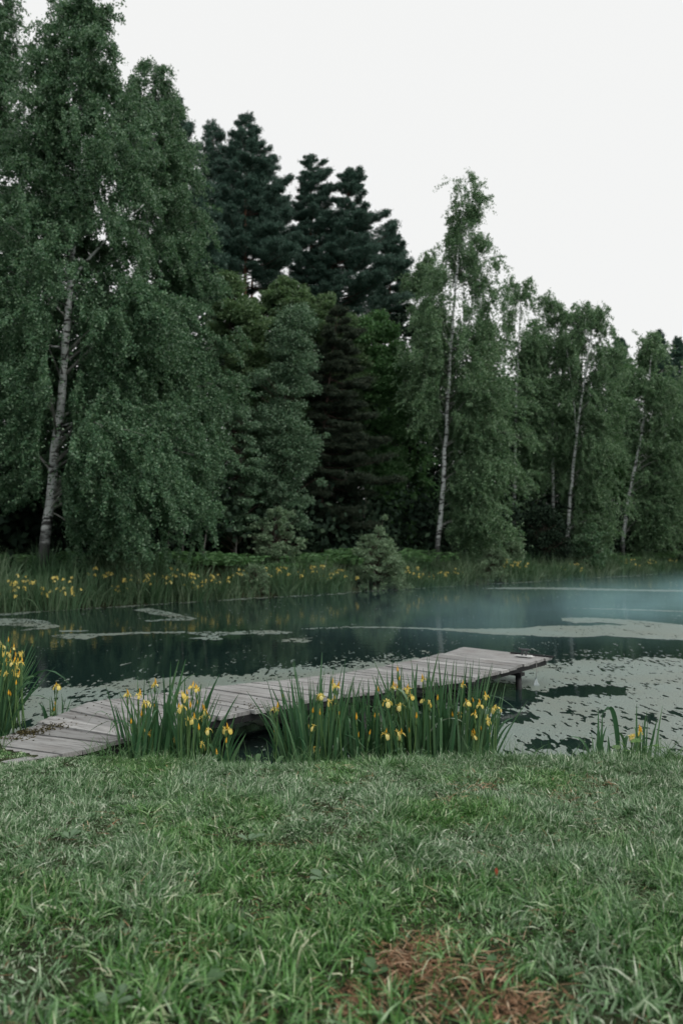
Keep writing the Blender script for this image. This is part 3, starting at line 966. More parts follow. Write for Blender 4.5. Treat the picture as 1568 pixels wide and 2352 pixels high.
def iris_clump(label, Y, base_y, leaves, flowers, buds, fill, seed, spread=0.22, group=None, pale=()):
    """leaves: (base_x, tip_x, tip_y, width) in picture units, raised as real leaves at depth Y
       fill: list of (n, x0, x1, lean, h0, h1) more leaves between"""
    r = np.random.default_rng(seed)
    xs = [l[0] for l in leaves] or [fill[0][1]]
    o3 = at_depth(float(np.mean(xs)), base_y, Y); o3[2] = ground_h(o3[0], o3[1])
    root = empty('iris_clump', tuple(o3), label, 'iris', group)
    b = MB(); st = MB(); pl = MB()
    for l in leaves:
        bx, tx, ty, wd_ = l[:4]
        d = Y + r.uniform(-spread, spread)
        B = at_depth(bx, base_y + 12, d); B[2] = min(B[2], -0.05) - 0.12
        T = at_depth(tx, ty, d + r.uniform(-0.05, 0.05))
        if len(l) > 4:
            ctrl = [at_depth(cx, cy, d) for cx, cy in l[4]]
        else:
            mid = (B + T) / 2
            ctrl = [mid + np.array([(B[0] - T[0]) * 0.16 + r.normal(0, .012), r.normal(0, .04), 0.02])]
        b.add(*sword(B - o3, T - o3, wd_ * r.uniform(1.0, 1.3), r.normal(0, .5), [c - o3 for c in ctrl], 12 if len(l) > 4 else 9))
    for l in pale:
        bx, tx, ty, wd_, cc = l
        d = Y - 0.15
        B = at_depth(bx, base_y, d); T = at_depth(tx, ty, d)
        pl.add(*sword(B - o3, T - o3, wd_, r.normal(0, .4), [at_depth(cx, cy, d) - o3 for cx, cy in cc], 14))
    for n, x0, x1, lean, h0, h1 in fill:
        for _ in range(int(n * 1.3)):
            d = Y + r.uniform(-spread, spread)
            bx = r.uniform(x0, x1)
            B = at_depth(bx, base_y + 10, d); B[2] = min(B[2], -0.05) - 0.12
            h = r.uniform(h0, h1) + 0.12
            f = (bx - (x0 + x1) / 2) / max(1, (x1 - x0) / 2)
            dx = r.normal(f * lean * 1.15, 0.12) * h
            T = B + np.array([dx, r.normal(0, .10) * h, h * math.sqrt(max(.3, 1 - (dx / h) ** 2))])
            mid = (B + T) / 2 + np.array([-dx * .18 + r.normal(0, .015), r.normal(0, .03), .02])
            if r.uniform() < 0.10:
                T = B + np.array([dx * 1.5 + r.normal(0, .15), r.normal(0, .12), h * .55]); mid = B + np.array([dx * .6, 0, h * 1.05])
            b.add(*sword(B - o3, T - o3, r.uniform(.014, .028), r.normal(0, .7), [mid - o3]))
    def stem_to(P, d):
        B = np.array([P[0] + r.normal(0, .035), P[1] + r.normal(0, .03), -0.18])
        m = (B + P) / 2 + np.array([r.normal(0, .02), r.normal(0, .02), 0])
        t_ = np.linspace(0, 1, 8)[:, None]
        C = B * (1 - t_) ** 2 + 2 * m * t_ * (1 - t_) + P * t_ ** 2
        st.tube(C - o3, np.linspace(.0055, .0038, 8), 6)
        ax = unit(C[-1] - C[-3])
        spathe(st, C[-1] - o3, ax, r.uniform(.05, .08))
        return ax
    for f in flowers:
        d = Y + r.uniform(-spread, spread * 0.4) - 0.05
        P = at_depth(f[0], f[1], d)
        ax = stem_to(P, d)
        k = int(r.choice([0, 0, 1, 1, 2, 3, 4])) if len(f) < 3 else f[2]
        child('flower', FL[k], root, tuple(P - o3), (r.normal(0, .22), r.normal(0, .22), r.uniform(0, 6.28)), r.uniform(.54, .74))
        if k in (2, 3) or r.uniform() < .3:
            child('bud', BUD, root, tuple(P - o3 + np.array([r.normal(0, .008), r.normal(0, .008), .012])), (r.normal(0, .15), r.normal(0, .15), 0), r.uniform(.7, .95))
    for f in buds:
        d = Y + r.uniform(-spread, spread * 0.4) - 0.05
        P = at_depth(f[0], f[1], d)
        ax = stem_to(P, d)
        child('bud', BUD, root, tuple(P - o3 - ax * .006), (r.normal(0, .12), r.normal(0, .12), r.uniform(0, 6)), r.uniform(.75, 1.05))
    b.build('leaves', M['iris_leaf'], root)
    if pale:
        pl.build('bleached_leaf', M['iris_pale'], root)['label'] = 'bleached arching leaf'
    if st.n:
        st.build('stem', M['iris_stem'], root)
    return root


def c4(x, y): return (245 + .2109 * x, 1494.5 + .2109 * y)
def c5(x, y): return (588 + .375 * x, 1494.5 + .375 * y)
def c6(x, y): return (.1172 * x, 1439.4 + .1172 * y)
def c7(x, y): return (1323 + .15625 * x, 1592.5 + .15625 * y)


def lv(fn, rows):
    out = []
    for q in rows:
        bx, tx, ty, w_ = q[:4]
        B = fn(bx, 0); T = fn(tx, ty)
        l = [B[0], T[0], T[1], w_]
        if len(q) > 4:
            l.append([fn(*c) for c in q[4]])
        out.append(tuple(l))
    return out


# clump in front of the shore end of the jetty
iris_clump('flowering yellow iris clump in front of the shore end of the jetty', 6.2, 1736,
    lv(c4, [(235, 138, 800, .026), (330, 262, 540, .022), (225, 155, 570, .013), (400, 320, 640, .022), (640, 700, 115, .018), (545, 790, 100, .034), (610, 862, 95, .034),
            (860, 1228, 258, .034), (230, 385, 590, .018), (1060, 1362, 800, .024), (1250, 1374, 910, .020), (1240, 1240, 985, .016), (480, 552, 545, .028), (590, 722, 400, .030), (520, 640, 640, .024),
            (900, 1040, 450, .014), (800, 960, 400, .016), (300, 300, 925, .02), (1050, 1285, 700, .014), (680, 740, 600, .022), (950, 1010, 690, .02), (1000, 1180, 670, .014),
            (600, 985, 248, .014, [(680, 500), (760, 300)]), (1040, 1190, 1170, .016, [(1070, 1060), (1160, 1090)])]),
    [(*c4(440, 575), 0), (*c4(410, 580), 4), (*c4(820, 480), 1), (*c4(870, 525), 4), (*c4(825, 625), 0), (*c4(795, 640), 4), (*c4(430, 895), 0), (*c4(470, 900), 4), (*c4(750, 970), 4), (*c4(795, 975), 4), (*c4(1110, 870), 1), (*c4(1070, 860), 4), (*c4(1325, 870), 1), (*c4(1285, 860), 4),
     (*c4(1040, 1020), 4), (*c4(945, 755), 0), (*c4(890, 765), 4), (*c4(990, 735), 2), (*c4(1040, 735), 4), (*c4(1098, 728), 3), (*c4(228, 492), 2), (*c4(348, 500), 2), (*c4(525, 384), 2), (*c4(925, 412), 2), (*c4(975, 428), 3), (*c4(1070, 660), 4), (*c4(1050, 1040), 4)],
    [c4(265, 790), c4(510, 620), c4(378, 710), c4(1062, 640), c4(1005, 860), c4(1300, 1000), c4(1202, 1130), c4(995, 610), c4(912, 615), c4(880, 470)],
    [(34, 285, 370, .25, .30, .62), (30, 400, 480, .30, .30, .62), (22, 340, 440, .2, .35, .7), (8, 490, 520, .4, .2, .42)], 21)

# big clump, three tufts
iris_clump('flowering yellow iris clump beside the middle jetty post, left tuft of the long iris stand', 6.3, 1752,
    lv(c5, [(245, 150, 205, .026), (265, 217, 152, .030), (280, 232, 168, .024), (320, 281, 192, .022), (310, 385, 162, .022), (400, 400, 142, .024), (440, 458, 150, .036), (470, 548, 48, .034), (460, 597, 160, .020),
            (210, 68, 330, .016), (170, 40, 400, .018), (300, 225, 280, .016), (200, 95, 440, .024), (330, 440, 450, .02), (380, 440, 640, .014), (270, 190, 440, .022), (430, 500, 260, .02), (240, 165, 300, .02),
            (215, 0, 380, .014, [(150, 420), (70, 380)]), (330, 300, 305, .02, [(290, 420), (260, 300)]), (180, 5, 527, .008, [(130, 570), (60, 530)])]),
    [(*c5(112, 366), 1), (*c5(318, 470), 0), (*c5(350, 468), 4), (*c5(348, 602), 4), (*c5(372, 598), 0), (*c5(398, 278), 1), (*c5(385, 282), 4), (*c5(448, 316), 4), (*c5(466, 312), 0), (*c5(488, 228), 3), (*c5(468, 212), 4)],
    [c5(348, 378), c5(390, 392), c5(505, 395), c5(390, 222), c5(115, 500), c5(130, 350), c5(168, 280), c5(620, 530)],
    [(60, 665, 780, .22, .35, .75), (24, 690, 770, .15, .5, .85), (7, 650, 690, -.2, .25, .5)], 22)

iris_clump('yellow iris clump with few flowers in the middle of the long iris stand', 6.42, 1748,
    lv(c5, [(560, 635, 182, .022), (640, 657, 185, .018), (610, 595, 158, .020), (700, 687, 170, .026), (690, 750, 122, .018), (800, 760, 180, .012), (790, 800, 115, .014), (800, 836, 58, .026), (720, 860, 200, .014), (640, 620, 300, .014)]),
    [(*c5(800, 318), 0), (*c5(738, 400), 2)],
    [c5(612, 420), c5(622, 530), c5(750, 250), c5(725, 408), c5(695, 512)],
    [(46, 790, 890, .12, .3, .72), (16, 800, 900, .1, .2, .5)], 23)

iris_clump('densest yellow iris clump with many open flowers at the right of the long iris stand', 6.35, 1742,
    lv(c5, [(900, 888, 102, .026), (960, 986, 80, .034), (1000, 1117, 6, .032), (1150, 1115, 45, .034), (1080, 1167, 45, .026), (1160, 1210, 58, .026), (1170, 1262, 150, .024), (1235, 1290, 76, .030), (1260, 1312, 76, .022), (1290, 1337, 190, .018),
            (1310, 1388, 158, .020), (1330, 1408, 155, .020), (1350, 1455, 200, .026), (1260, 1102, 190, .036), (1340, 1470, 280, .018), (1000, 1050, 200, .03), (1040, 1095, 215, .02), (930, 920, 165, .02), (1230, 1165, 120, .028), (1400, 1448, 420, .02),
            (1390, 1572, 412, .020, [(1440, 520), (1500, 420)]), (1420, 1575, 442, .018, [(1450, 560), (1520, 450)]), (1400, 1460, 560, .02, [(1420, 600), (1440, 560)]),
            (1000, 905, 437, .016, [(990, 520), (940, 390)]), (1080, 1180, 435, .018), (1190, 1140, 300, .028)]),
    [(*c5(912, 244), 0), (*c5(932, 240), 4), (*c5(948, 284), 1), (*c5(885, 342), 1), (*c5(872, 345), 4), (*c5(790, 515), 0), (*c5(822, 520), 4), (*c5(862, 500), 4), (*c5(886, 515), 1), (*c5(1022, 182), 2), (*c5(1030, 312), 1), (*c5(1296, 322), 0), (*c5(1290, 330), 4), (*c5(1368, 340), 3),
     (*c5(1446, 360), 4), (*c5(1466, 355), 0), (*c5(1370, 495), 2), (*c5(1318, 520), 4), (*c5(1335, 524), 4), (*c5(1410, 410), 0), (*c5(1420, 430), 4), (*c5(1408, 288), 3), (*c5(1265, 218), 2), (*c5(1244, 392), 4), (*c5(838, 232), 2), (*c5(1060, 325), 4), (*c5(1335, 400), 3)],
    [c5(865, 125), c5(862, 238), c5(842, 215), c5(980, 412), c5(1107, 300), c5(1430, 512), c5(1328, 312), c5(930, 450), c5(875, 180), c5(1052, 390), c5(1205, 402), c5(935, 500)],
    [(70, 905, 1090, .18, .4, .85), (40, 940, 1110, .15, .3, .6), (26, 1030, 1130, .22, .35, .7)], 24,
    pale=[(965, 588 + .375 * 1312, 1494.5 + .375 * 495, .011, [c5(1030, 440), c5(1190, 330), c5(1290, 440)])])

# clump at the left frame edge, rooted in the water
iris_clump('crowded yellow iris clump in the water left of the jetty, full of open flowers', 7.7, 1668,
    lv(c6, [(20, 182, 88, .024), (0, 62, 75, .022), (-60, 0, 60, .024), (40, 545, 678, .022), (60, 712, 655, .026), (60, 765, 995, .026, [(250, 1100), (520, 880)]), (80, 750, 1098, .022, [(250, 1250), (420, 1050)]), (80, 665, 1062, .018, [(260, 1200), (480, 1060)]),
            (60, 900, 1190, .018, [(350, 1500), (600, 1150)]), (60, 620, 1410, .012, [(220, 1500), (400, 1420)]), (-40, 250, 620, .022), (0, 210, 760, .022), (-100, 120, 500, .024), (-150, -60, 100, .024), (20, 330, 700, .02), (90, 620, 1250, .022), (80, 420, 1300, .02),
            (-30, 275, 235, .014), (-120, 245, 730, .012, [(-60, 700), (60, 560)])]),
    [(*c6(40, 385), 0), (*c6(25, 480), 4), (*c6(120, 530), 0), (*c6(185, 545), 4), (*c6(262, 435), 3), (*c6(385, 545), 0), (*c6(440, 530), 4), (*c6(200, 670), 2), (*c6(275, 715), 1), (*c6(342, 712), 0), (*c6(412, 715), 3), (*c6(330, 835), 1), (*c6(262, 905), 4), (*c6(40, 905), 0), (*c6(20, 850), 4),
     (*c6(70, 1105), 4), (*c6(-10, 1110), 1), (*c6(20, 1430), 4), (*c6(5, 1500), 0), (*c6(120, 925), 4), (*c6(362, 965), 3), (*c6(310, 915), 4), (*c6(260, 975), 4), (*c6(110, 700), 4), (*c6(-60, 700), 0), (*c6(-40, 300), 1), (*c6(-90, 900), 0), (*c6(85, 830), 4), (*c6(450, 730), 4)],
    [c6(165, 290), c6(325, 570), c6(185, 1090), c6(320, 1130), c6(170, 1330), c6(215, 1350), c6(215, 1455), c6(40, 1540), c6(310, 650)],
    [(70, -40, 8, .35, .5, .95), (36, -30, 12, .3, .3, .7)], 25, 0.3)

# single stem behind the jetty
iris_clump('lone yellow iris with a single open flower standing in the water behind the shore planks', 8.3, 1652,
    lv(c6, [(1030, 1005, 1358, .022), (1205, 1212, 1318, .016), (1130, 1145, 1490, .012), (940, 745, 1500, .024, [(900, 1650), (840, 1520)]), (960, 880, 1580, .012), (1085, 1085, 1340, .012)]),
    [(*c6(1140, 1180), 0), (*c6(1078, 1190), 4)], [c6(1092, 1530), c6(1070, 1650)], [(4, 116, 142, .1, .15, .3)], 26, 0.1)

# sparse clump by the water on the right
iris_clump('sparse iris clump with one kinked leaf beside a lobed leafy plant on the lawn edge', 6.2, 1730,
    lv(c7, [(270, 315, 218, .016), (330, 378, 280, .018), (220, 214, 570, .012), (640, 388, 282, .030, [(600, 480), (548, 40), (470, 200)]), (895, 885, 158, .019), (980, 1036, 258, .022), (950, 968, 430, .014), (1120, 1262, 180, .019), (1072, 1130, 520, .012),
            (915, 828, 492, .020, [(920, 600), (880, 500)]), (690, 790, 672, .024, [(690, 560), (760, 590)]), (740, 482, 612, .016, [(720, 560), (660, 520)]), (440, 370, 690, .034), (400, 395, 790, .022)]),
    [(*c7(840, 645), 1), (*c7(805, 650), 4), (*c7(925, 600), 2)], [c7(945, 560), c7(630, 150) if False else c7(935, 540)],
    [(5, 1362, 1395, .1, .12, .3), (6, 1425, 1500, .2, .15, .32)], 27, 0.08)


# ------------------------------------------------------------------ other near plants
def nettle(label, x, ytop, Y, n_stems, seed, spread=.12, by=1745):
    r = np.random.default_rng(seed)
    o3 = at_depth(x, by, Y); o3[2] = ground_h(o3[0], o3[1])
    root = empty('nettle_plant', tuple(o3), label, 'herb')
    lf = []; A = []; L = []; st = MB()
    for k in range(n_stems):
        bx = np.array([r.normal(0, spread), r.normal(0, spread * .6), 0])
        top = at_depth(x + r.normal(0, 14), ytop + r.uniform(0, 60), Y) - o3
        P = np.linspace(bx, np.array([bx[0] + (top[0]) * .7, bx[1], top[2]]), 9)
        P[:, 0] += .015 * np.sin(np.linspace(0, 4, 9) + k)
        st.tube(P, np.linspace(.004, .0018, 9), 5)
        for i in range(2, 9):
            for q in range(2):
                az = (i % 2) * PI / 2 + q * PI + r.normal(0, .4)
                ln = .075 * (1.1 - .07 * i) * r.uniform(.7, 1.2)
                d = np.array([math.cos(az), math.sin(az), r.normal(.05, .25)])
                for w_ in range(3):
                    lf.append(P[i] + unit(d) * ln * (0.3 + .35 * w_) - np.array([0, 0, .012 * w_ * w_])); A.append(d - np.array([0, 0, .35 * w_])); L.append(ln * .52)
    st.build('stem', M['iris_stem'], root)
    Vn, Fn = leaf_quads(np.array(lf), np.array(A), np.array(L), np.array(L) * .6)
    mesh_np('leaves', Vn, Fn, M['nettle'], root)
    return root


nettle('leafy green herb growing among the irises in the middle of the long stand', 872, 1596, 6.25, 6, 31, .09)
nettle('low dewy herb at the foot of the densest iris clump', 945, 1705, 5.85, 5, 32, .10)


def sedge_tuft(label, x, y, Y, n, h0, h1, seed, lean=.35, mat='sedge'):
    o3 = at_depth(x, y, Y); o3[2] = ground_h(o3[0], o3[1])
    r = np.random.default_rng(seed)
    base = np.stack([r.normal(0, .07, n), r.normal(0, .05, n), np.full(n, -.02)], 1)
    d = np.stack([r.normal(0, lean, n), r.normal(0, lean, n), np.ones(n)], 1)
    V, F = blades(base, d, r.uniform(h0, h1, n), r.uniform(.003, .006, n), np.clip(r.normal(.55, .3, n), .1, 1.2), 7)
    o = mesh_np('sedge_tuft', V, F, M[mat], None, True, tuple(o3))
    return tag(o, label, 'grass tuft')


sedge_tuft('bright arching grass tuft in front of the middle iris clump', 775, 1750, 5.95, 150, .20, .45, 41)
sedge_tuft('fine grass tuft between the middle and the densest iris clump', 850, 1748, 5.95, 130, .15, .38, 42)
sedge_tuft('thin grass tuft rising in front of the shore planks of the jetty', 255, 1737, 5.95, 40, .12, .36, 43, .25)
sedge_tuft('grass tuft on the lawn edge right of the sparse iris clump', 1545, 1742, 5.8, 90, .12, .30, 44)
sedge_tuft('thick long-bladed grass tuft in the lawn below the densest iris clump', 1040, 1795, 5.2, 170, .06, .15, 45, .4, 'grass')
sedge_tuft('dark dense grass tuft in the lawn below the smaller iris clump', 330, 1850, 4.65, 220, .05, .13, 46, .45, 'grass')


def fan_leaf(lobes, ln, wd_, r, cup=.3):
    """lobed leaf in the xy plane growing along +x"""
    b = MB()
    for k in range(lobes):
        a = (k - (lobes - 1) / 2) * (2.2 / lobes)
        l = ln * (1 - .25 * abs(a)) * r.uniform(.9, 1.1)
        rows = [(0, .002), (.25, .5), (.5, .85), (.75, .6), (1, .04)]
        V = []
        for t_, w_ in rows:
            for q in (-1, 0, 1):
                x_, y_ = l * t_, wd_ * w_ * q
                V.append([x_ * math.cos(a) - y_ * math.sin(a), x_ * math.sin(a) + y_ * math.cos(a), cup * l * t_ * (1 - t_ * 1.2) - abs(q) * wd_ * .15 + k * .0012])
        F = []
        for i in range(4):
            for q in range(2):
                a0 = 3 * i + q
                F.append([a0, a0 + 1, a0 + 4, a0 + 3])
        b.add(V, F)
    return b.get()


r7 = np.random.default_rng(51)
o3 = at_depth(1443, 1728, 6.05); o3[2] = ground_h(o3[0], o3[1])
hog = empty('hogweed_plant', tuple(o3), 'bright green lobed leafy plant at the foot of the sparse iris clump', 'herb')
for (fx, fy, az, tilt, s) in ((590, 800, 2.7, .15, 1.0), (660, 770, 2.2, .5, .8), (1230, 810, .25, .12, 1.0), (1180, 780, .6, .3, .8), (870, 710, 1.2, .4, .9), (800, 730, 2.6, .3, .6), (950, 720, .5, .3, .6), (1050, 800, -.6, .2, .7), (740, 850, -2.2, .1, .7)):
    q = c7(fx, fy)
    P = at_depth(q[0], q[1], 6.0 + r7.uniform(-.08, .05)) - o3
    V, F = fan_leaf(5, .075 * s, .016 * s, r7)
    V = V @ rotm(r7.normal(0, .3), -tilt, az).T + P - np.array([math.cos(az), math.sin(az), 0]) * .03
    mesh_np('leaf', V, F, M['hogweed'], hog)
    bb = MB(); bb.tube([[0, 0, -.03], P * .5 + np.array([0, 0, .01]), P - np.array([math.cos(az), math.sin(az), 0]) * .03], [.004, .003, .002], 5)
    bb.build('leaf_stalk', M['iris_stem'], hog)


def rosette(label, x, y, n, ln, wd_, seed, mat='weed', group=None, lift=.5):
    r = np.random.default_rng(seed)
    o3 = on_plane(x, y, 0.02); o3[2] = ground_h(o3[0], o3[1])
    b = MB()
    for k in range(n):
        az = 2 * PI * k / n + r.normal(0, .35)
        l = ln * r.uniform(.7, 1.15); up = lift * r.uniform(.6, 1.5)
        V = []
        for t_, w_ in ((0, .12), (.2, .3), (.45, .9), (.7, 1.0), (.9, .6), (1, .05)):
            cz = l * (up * t_ - .55 * up * t_ * t_)
            for q in (-1, -.5, 0, .5, 1):
                x_, y_ = l * t_, wd_ * w_ * q
                V.append([x_ * math.cos(az) - y_ * math.sin(az), x_ * math.sin(az) + y_ * math.cos(az), cz + .012 + abs(q) * wd_ * .25])
        F = [[5 * i + q, 5 * i + q + 1, 5 * i + q + 6, 5 * i + q + 5] for i in range(5) for q in range(4)]
        b.add(V, F)
    o = b.build('broadleaf_weed', M[mat], None, True, tuple(o3))
    return tag(o, label, 'weed', group)


rosette('broad-leaved weed in the lawn just under the gap between the two iris stands', 630, 1738, 5, .085, .022, 61, 'weed', None, 1.4)
rosette('small upright broad-leaved weed at the lawn edge left of the long iris stand', 590, 1746, 4, .07, .02, 62, 'weed', None, 1.6)
rosette('pale dewy broad-leaved weed in the upper middle of the lawn', 572, 1928, 5, .075, .020, 63, 'weed_pale', None, .9)
rosette('silvery broad weed leaf in the centre of the lawn', 742, 2012, 3, .075, .024, 64, 'weed_pale', None, .8)
rosette('rounded green weed beside the left rim of the brown bare patch', 860, 2232, 6, .055, .022, 65, 'weed', None, .8)
rosette('upright green weed leaf in the lower lawn left of the bare patch', 532, 2172, 3, .075, .016, 66, 'weed', None, 1.8)
rosette('green weed in the right lawn above the bare patch', 1130, 2225, 4, .06, .018, 67, 'weed', None, .8)
rosette('pale dewy weed low in the left lawn', 160, 1925, 5, .06, .017, 68, 'weed_pale', None, .9)
rosette('broad weed near the bottom edge of the lawn, left of centre', 470, 2270, 5, .075, .022, 69, 'weed', None, .9)
rosette('dock-like weed in the lower left corner of the lawn', 250, 2320, 5, .08, .02, 70, 'weed_pale', None, 1.0)
rosette('small weed at the right border of the lawn beside long grass', 1440, 2080, 4, .05, .015, 71, 'weed', None, .9)
rosette('small weed with round leaves in the left of the lawn', 205, 2075, 5, .05, .018, 72, 'weed', None, .9)
p = on_plane(1140, 2003, 0.06)
b = MB()
Vl = []
for t_, w_ in ((0, .1), (.3, .8), (.6, 1), (.85, .6), (1, .05)):
    for q in (-1, 0, 1):
        Vl.append([.008 * w_ * q, .008 * t_ + abs(q) * .004, .036 * t_])
b.add(Vl, [[3 * i + q, 3 * i + q + 1, 3 * i + q + 4, 3 * i + q + 3] for i in range(4) for q in range(2)])
tag(b.build('fallen_leaf', M['red_leaf'], None, True, tuple(p - np.array([0, 0, .02]))), 'small red fallen leaf caught in the lawn grass', 'leaf')

# ------------------------------------------------------------------ far bank
def far_reeds():
    n = 90000
    u = rng.uniform(0, 1, n)
    tb = -14 + 96 * u ** 1.35
    s = rng.uniform(-0.45, 3.6, n)
    k = fbm(tb * 0.55, s * 0.8, 3, 201) + 0.12 * (s < 0.4) > 0.42
    tb = tb[k]; s = s[k]; n = len(tb)
    P0 = BN * BC
    x = P0[0] + BT[0] * tb + BN[0] * s; y = P0[1] + BT[1] * tb + BN[1] * s
    pxx = 784 + FPX * x / y
    bush = ((np.abs(pxx - 862) < 66) | (np.abs(pxx - 588) < 34) | (np.abs(pxx - 1128) < 40)) & (s < 1.6)
    ferny = (((pxx > 430) & (pxx < 835)) | (pxx > 1370)) & (s > 1.9)
    k = (~bush | (rng.uniform(0, 1, n) < .12)) & ~ferny
    x, y, s, tb = x[k], y[k], s[k], tb[k]; n = len(x)
    base = np.stack([x, y, ground_h(x, y) - 0.05], 1)
    cl = fbm(tb * 0.9 + 7, s * 0.9, 3, 205)
    d = np.stack([rng.normal(0, .16, n), rng.normal(0, .16, n), np.ones(n)], 1)
    ln = rng.uniform(0.45, 1.15, n) * (0.40 + 1.45 * cl ** 1.3) * (1 + .25 * (s < 1.0))
    V, F = blades(base, d, ln, rng.uniform(.014, .028, n) * (1 + tb.clip(0, 80) / 110), np.clip(rng.normal(.28, .22, n), 0, 1), 3, rng.normal(-.7, .8, n))
    tag(mesh_np('tall_grass', V, F, M['reed']), 'tall green sedge and grass along the far bank', kind='stuff')


far_reeds()


def far_clump_proto(seed):
    r = np.random.default_rng(seed)
    V0, F0 = MB(), None
    b = MB()
    for k in range(70):
        B = np.array([r.normal(0, .24), r.normal(0, .24), -.15])
        h = r.uniform(.75, 1.2)
        dx, dy = B[0] * .7 + r.normal(0, .12), B[1] * .7 + r.normal(0, .12)
        T = B + np.array([dx, dy, h + .1])
        mid = (B + T) / 2 + np.array([-dx * .2, -dy * .2, .02])
        if r.uniform() < .15:
            T = B + np.array([dx * 2.5, dy * 2.5, h * .6]); mid = B + np.array([dx * .6, dy * .6, h * 1.1])
        b.add(*sword(B, T, r.uniform(.02, .032), -.7 + r.normal(0, .8), [mid], 5))
    root = bpy.data.objects.new('iris_clump', None); COL.objects.link(root)
    b.build('leaves', M['reed'], root)
    for k in range(int(r.integers(10, 15))):
        P = np.array([r.normal(0, .32), r.normal(0, .32), r.uniform(.5, 1.05)])
        child('flower', FL[int(r.integers(0, 3))], root, tuple(P), (r.normal(0, .3), r.normal(0, .3), r.uniform(0, 6)), r.uniform(1.0, 1.4))
    return root


protos = [far_clump_proto(s) for s in (71, 72, 73)]
far_irises = [
    (18, .2, 'far bank yellow iris clump at the very left, above the left streak of scum'),
    (62, .6, 'far bank yellow iris clump just left of the leaning birch foot'),
    (120, .0, 'far bank yellow iris clump right under the leaning birch foot'),
    (160, -.1, 'far bank yellow iris clump closest to the water, right of the birch foot'),
    (240, .9, 'far bank yellow iris clump set back in sedge right of the leaning birch foot'),
    (282, .5, 'far bank yellow iris clump at the left rim of the first gap in the irises'),
    (358, .4, 'far bank yellow iris clump above the left tip of the wedge-shaped scum raft'),
    (398, .9, 'far bank yellow iris clump straight above the middle of the wedge-shaped scum raft'),
    (440, .4, 'far bank yellow iris clump above the right tip of the wedge-shaped scum raft'),
    (500, .6, 'far bank yellow iris clump between the thin leaning saplings and the low pale bush'),
    (552, 1.2, 'far bank yellow iris clump immediately left of the low pale bush at the water'),
    (612, 1.1, 'far bank yellow iris clump immediately right of the low pale bush at the water'),
    (655, .8, 'far bank yellow iris clump below the round grey-green bush'),
    (700, .8, 'far bank yellow iris clump below the left part of the fern bed'),
    (745, .6, 'far bank yellow iris clump below the right part of the fern bed'),
    (786, .6, 'far bank yellow iris clump touching the left side of the willow bush'),
    (930, .5, 'far bank yellow iris clump touching the right side of the willow bush'),
    (962, .6, 'far bank yellow iris clump left of the slender white birch foot'),
    (1008, .7, 'far bank yellow iris clump below the slender white birch foot'),
    (1048, .6, 'far bank yellow iris clump right of the slender white birch foot'),
    (1162, 1.3, 'far bank yellow iris clump behind the small bush hanging over the water'),
    (1192, .7, 'far bank yellow iris clump right of the small bush hanging over the water'),
    (1290, .7, 'distant yellow iris clump below the two-stemmed birch'),
    (1328, .7, 'distant yellow iris clump right of the two-stemmed birch foot'),
    (1442, .8, 'distant yellow iris clump below the slanting birch trunk near the right frame edge'),
    (1492, .8, 'distant yellow iris clump second from the right frame edge'),
    (1535, .8, 'most distant yellow iris clump by the right frame edge'),
]
for i, (x, s, lab) in enumerate(far_irises):
    o = protos[i] if i < 3 else copy_tree(protos[i % 3])
    s = s - .55
    Y = bank_depth(x, s)
    p = at_depth(x, 1300, Y)
    o.location = (p[0], p[1], float(ground_h(p[0], p[1])))
    o.rotation_euler = (0, 0, float(rng.uniform(0, 6.28)))
    sc = float(rng.uniform(.75, 1.05)); o.scale = (sc, sc, sc)
    tag(o, lab, 'iris', 'yellow iris clumps along the far bank')


# ------------------------------------------------------------------ trees
BIRCH_F = 1.9
def env_fn(rows, Y):
    A = np.array(sorted([(at_depth(xl, y, Y)[2], at_depth(xl, y, Y)[0], at_depth(xr, y, Y)[0]) for y, xl, xr in rows]))
    return A


def env_at(A, z):
    return np.interp(z, A[:, 0], A[:, 1]), np.interp(z, A[:, 0], A[:, 2])


def bez(p0, p1, p2, t):
    t = np.asarray(t)[..., None]
    return p0 * (1 - t) ** 2 + 2 * p1 * t * (1 - t) + p2 * t * t


def tree_root(name, label, cat, trunk, Y, group=None):
    P = np.array([at_depth(x, y, Y) for x, y in trunk])
    g = float(ground_h(P[0, 0], P[0, 1]))
    o3 = np.array([P[0, 0], P[0, 1], g])
    if P[0, 2] > g - .1:
        P = np.vstack([[P[0, 0] - (P[1, 0] - P[0, 0]) * .02, P[0, 1], g - .2], P])
    else:
        P[0, 2] = g - .2
    return empty(name, tuple(o3), label, cat, group), P, o3


def smooth_path(P, n=24):
    t = np.concatenate([[0], np.cumsum(np.linalg.norm(np.diff(P, axis=0), axis=1))]); t /= t[-1]
    u = np.linspace(0, 1, n)
    C = np.stack([np.interp(u, t, P[:, k]) for k in range(3)], 1)
    for _ in range(2):
        C[1:-1] = (C[:-2] + 2 * C[1:-1] + C[2:]) / 4
    return C


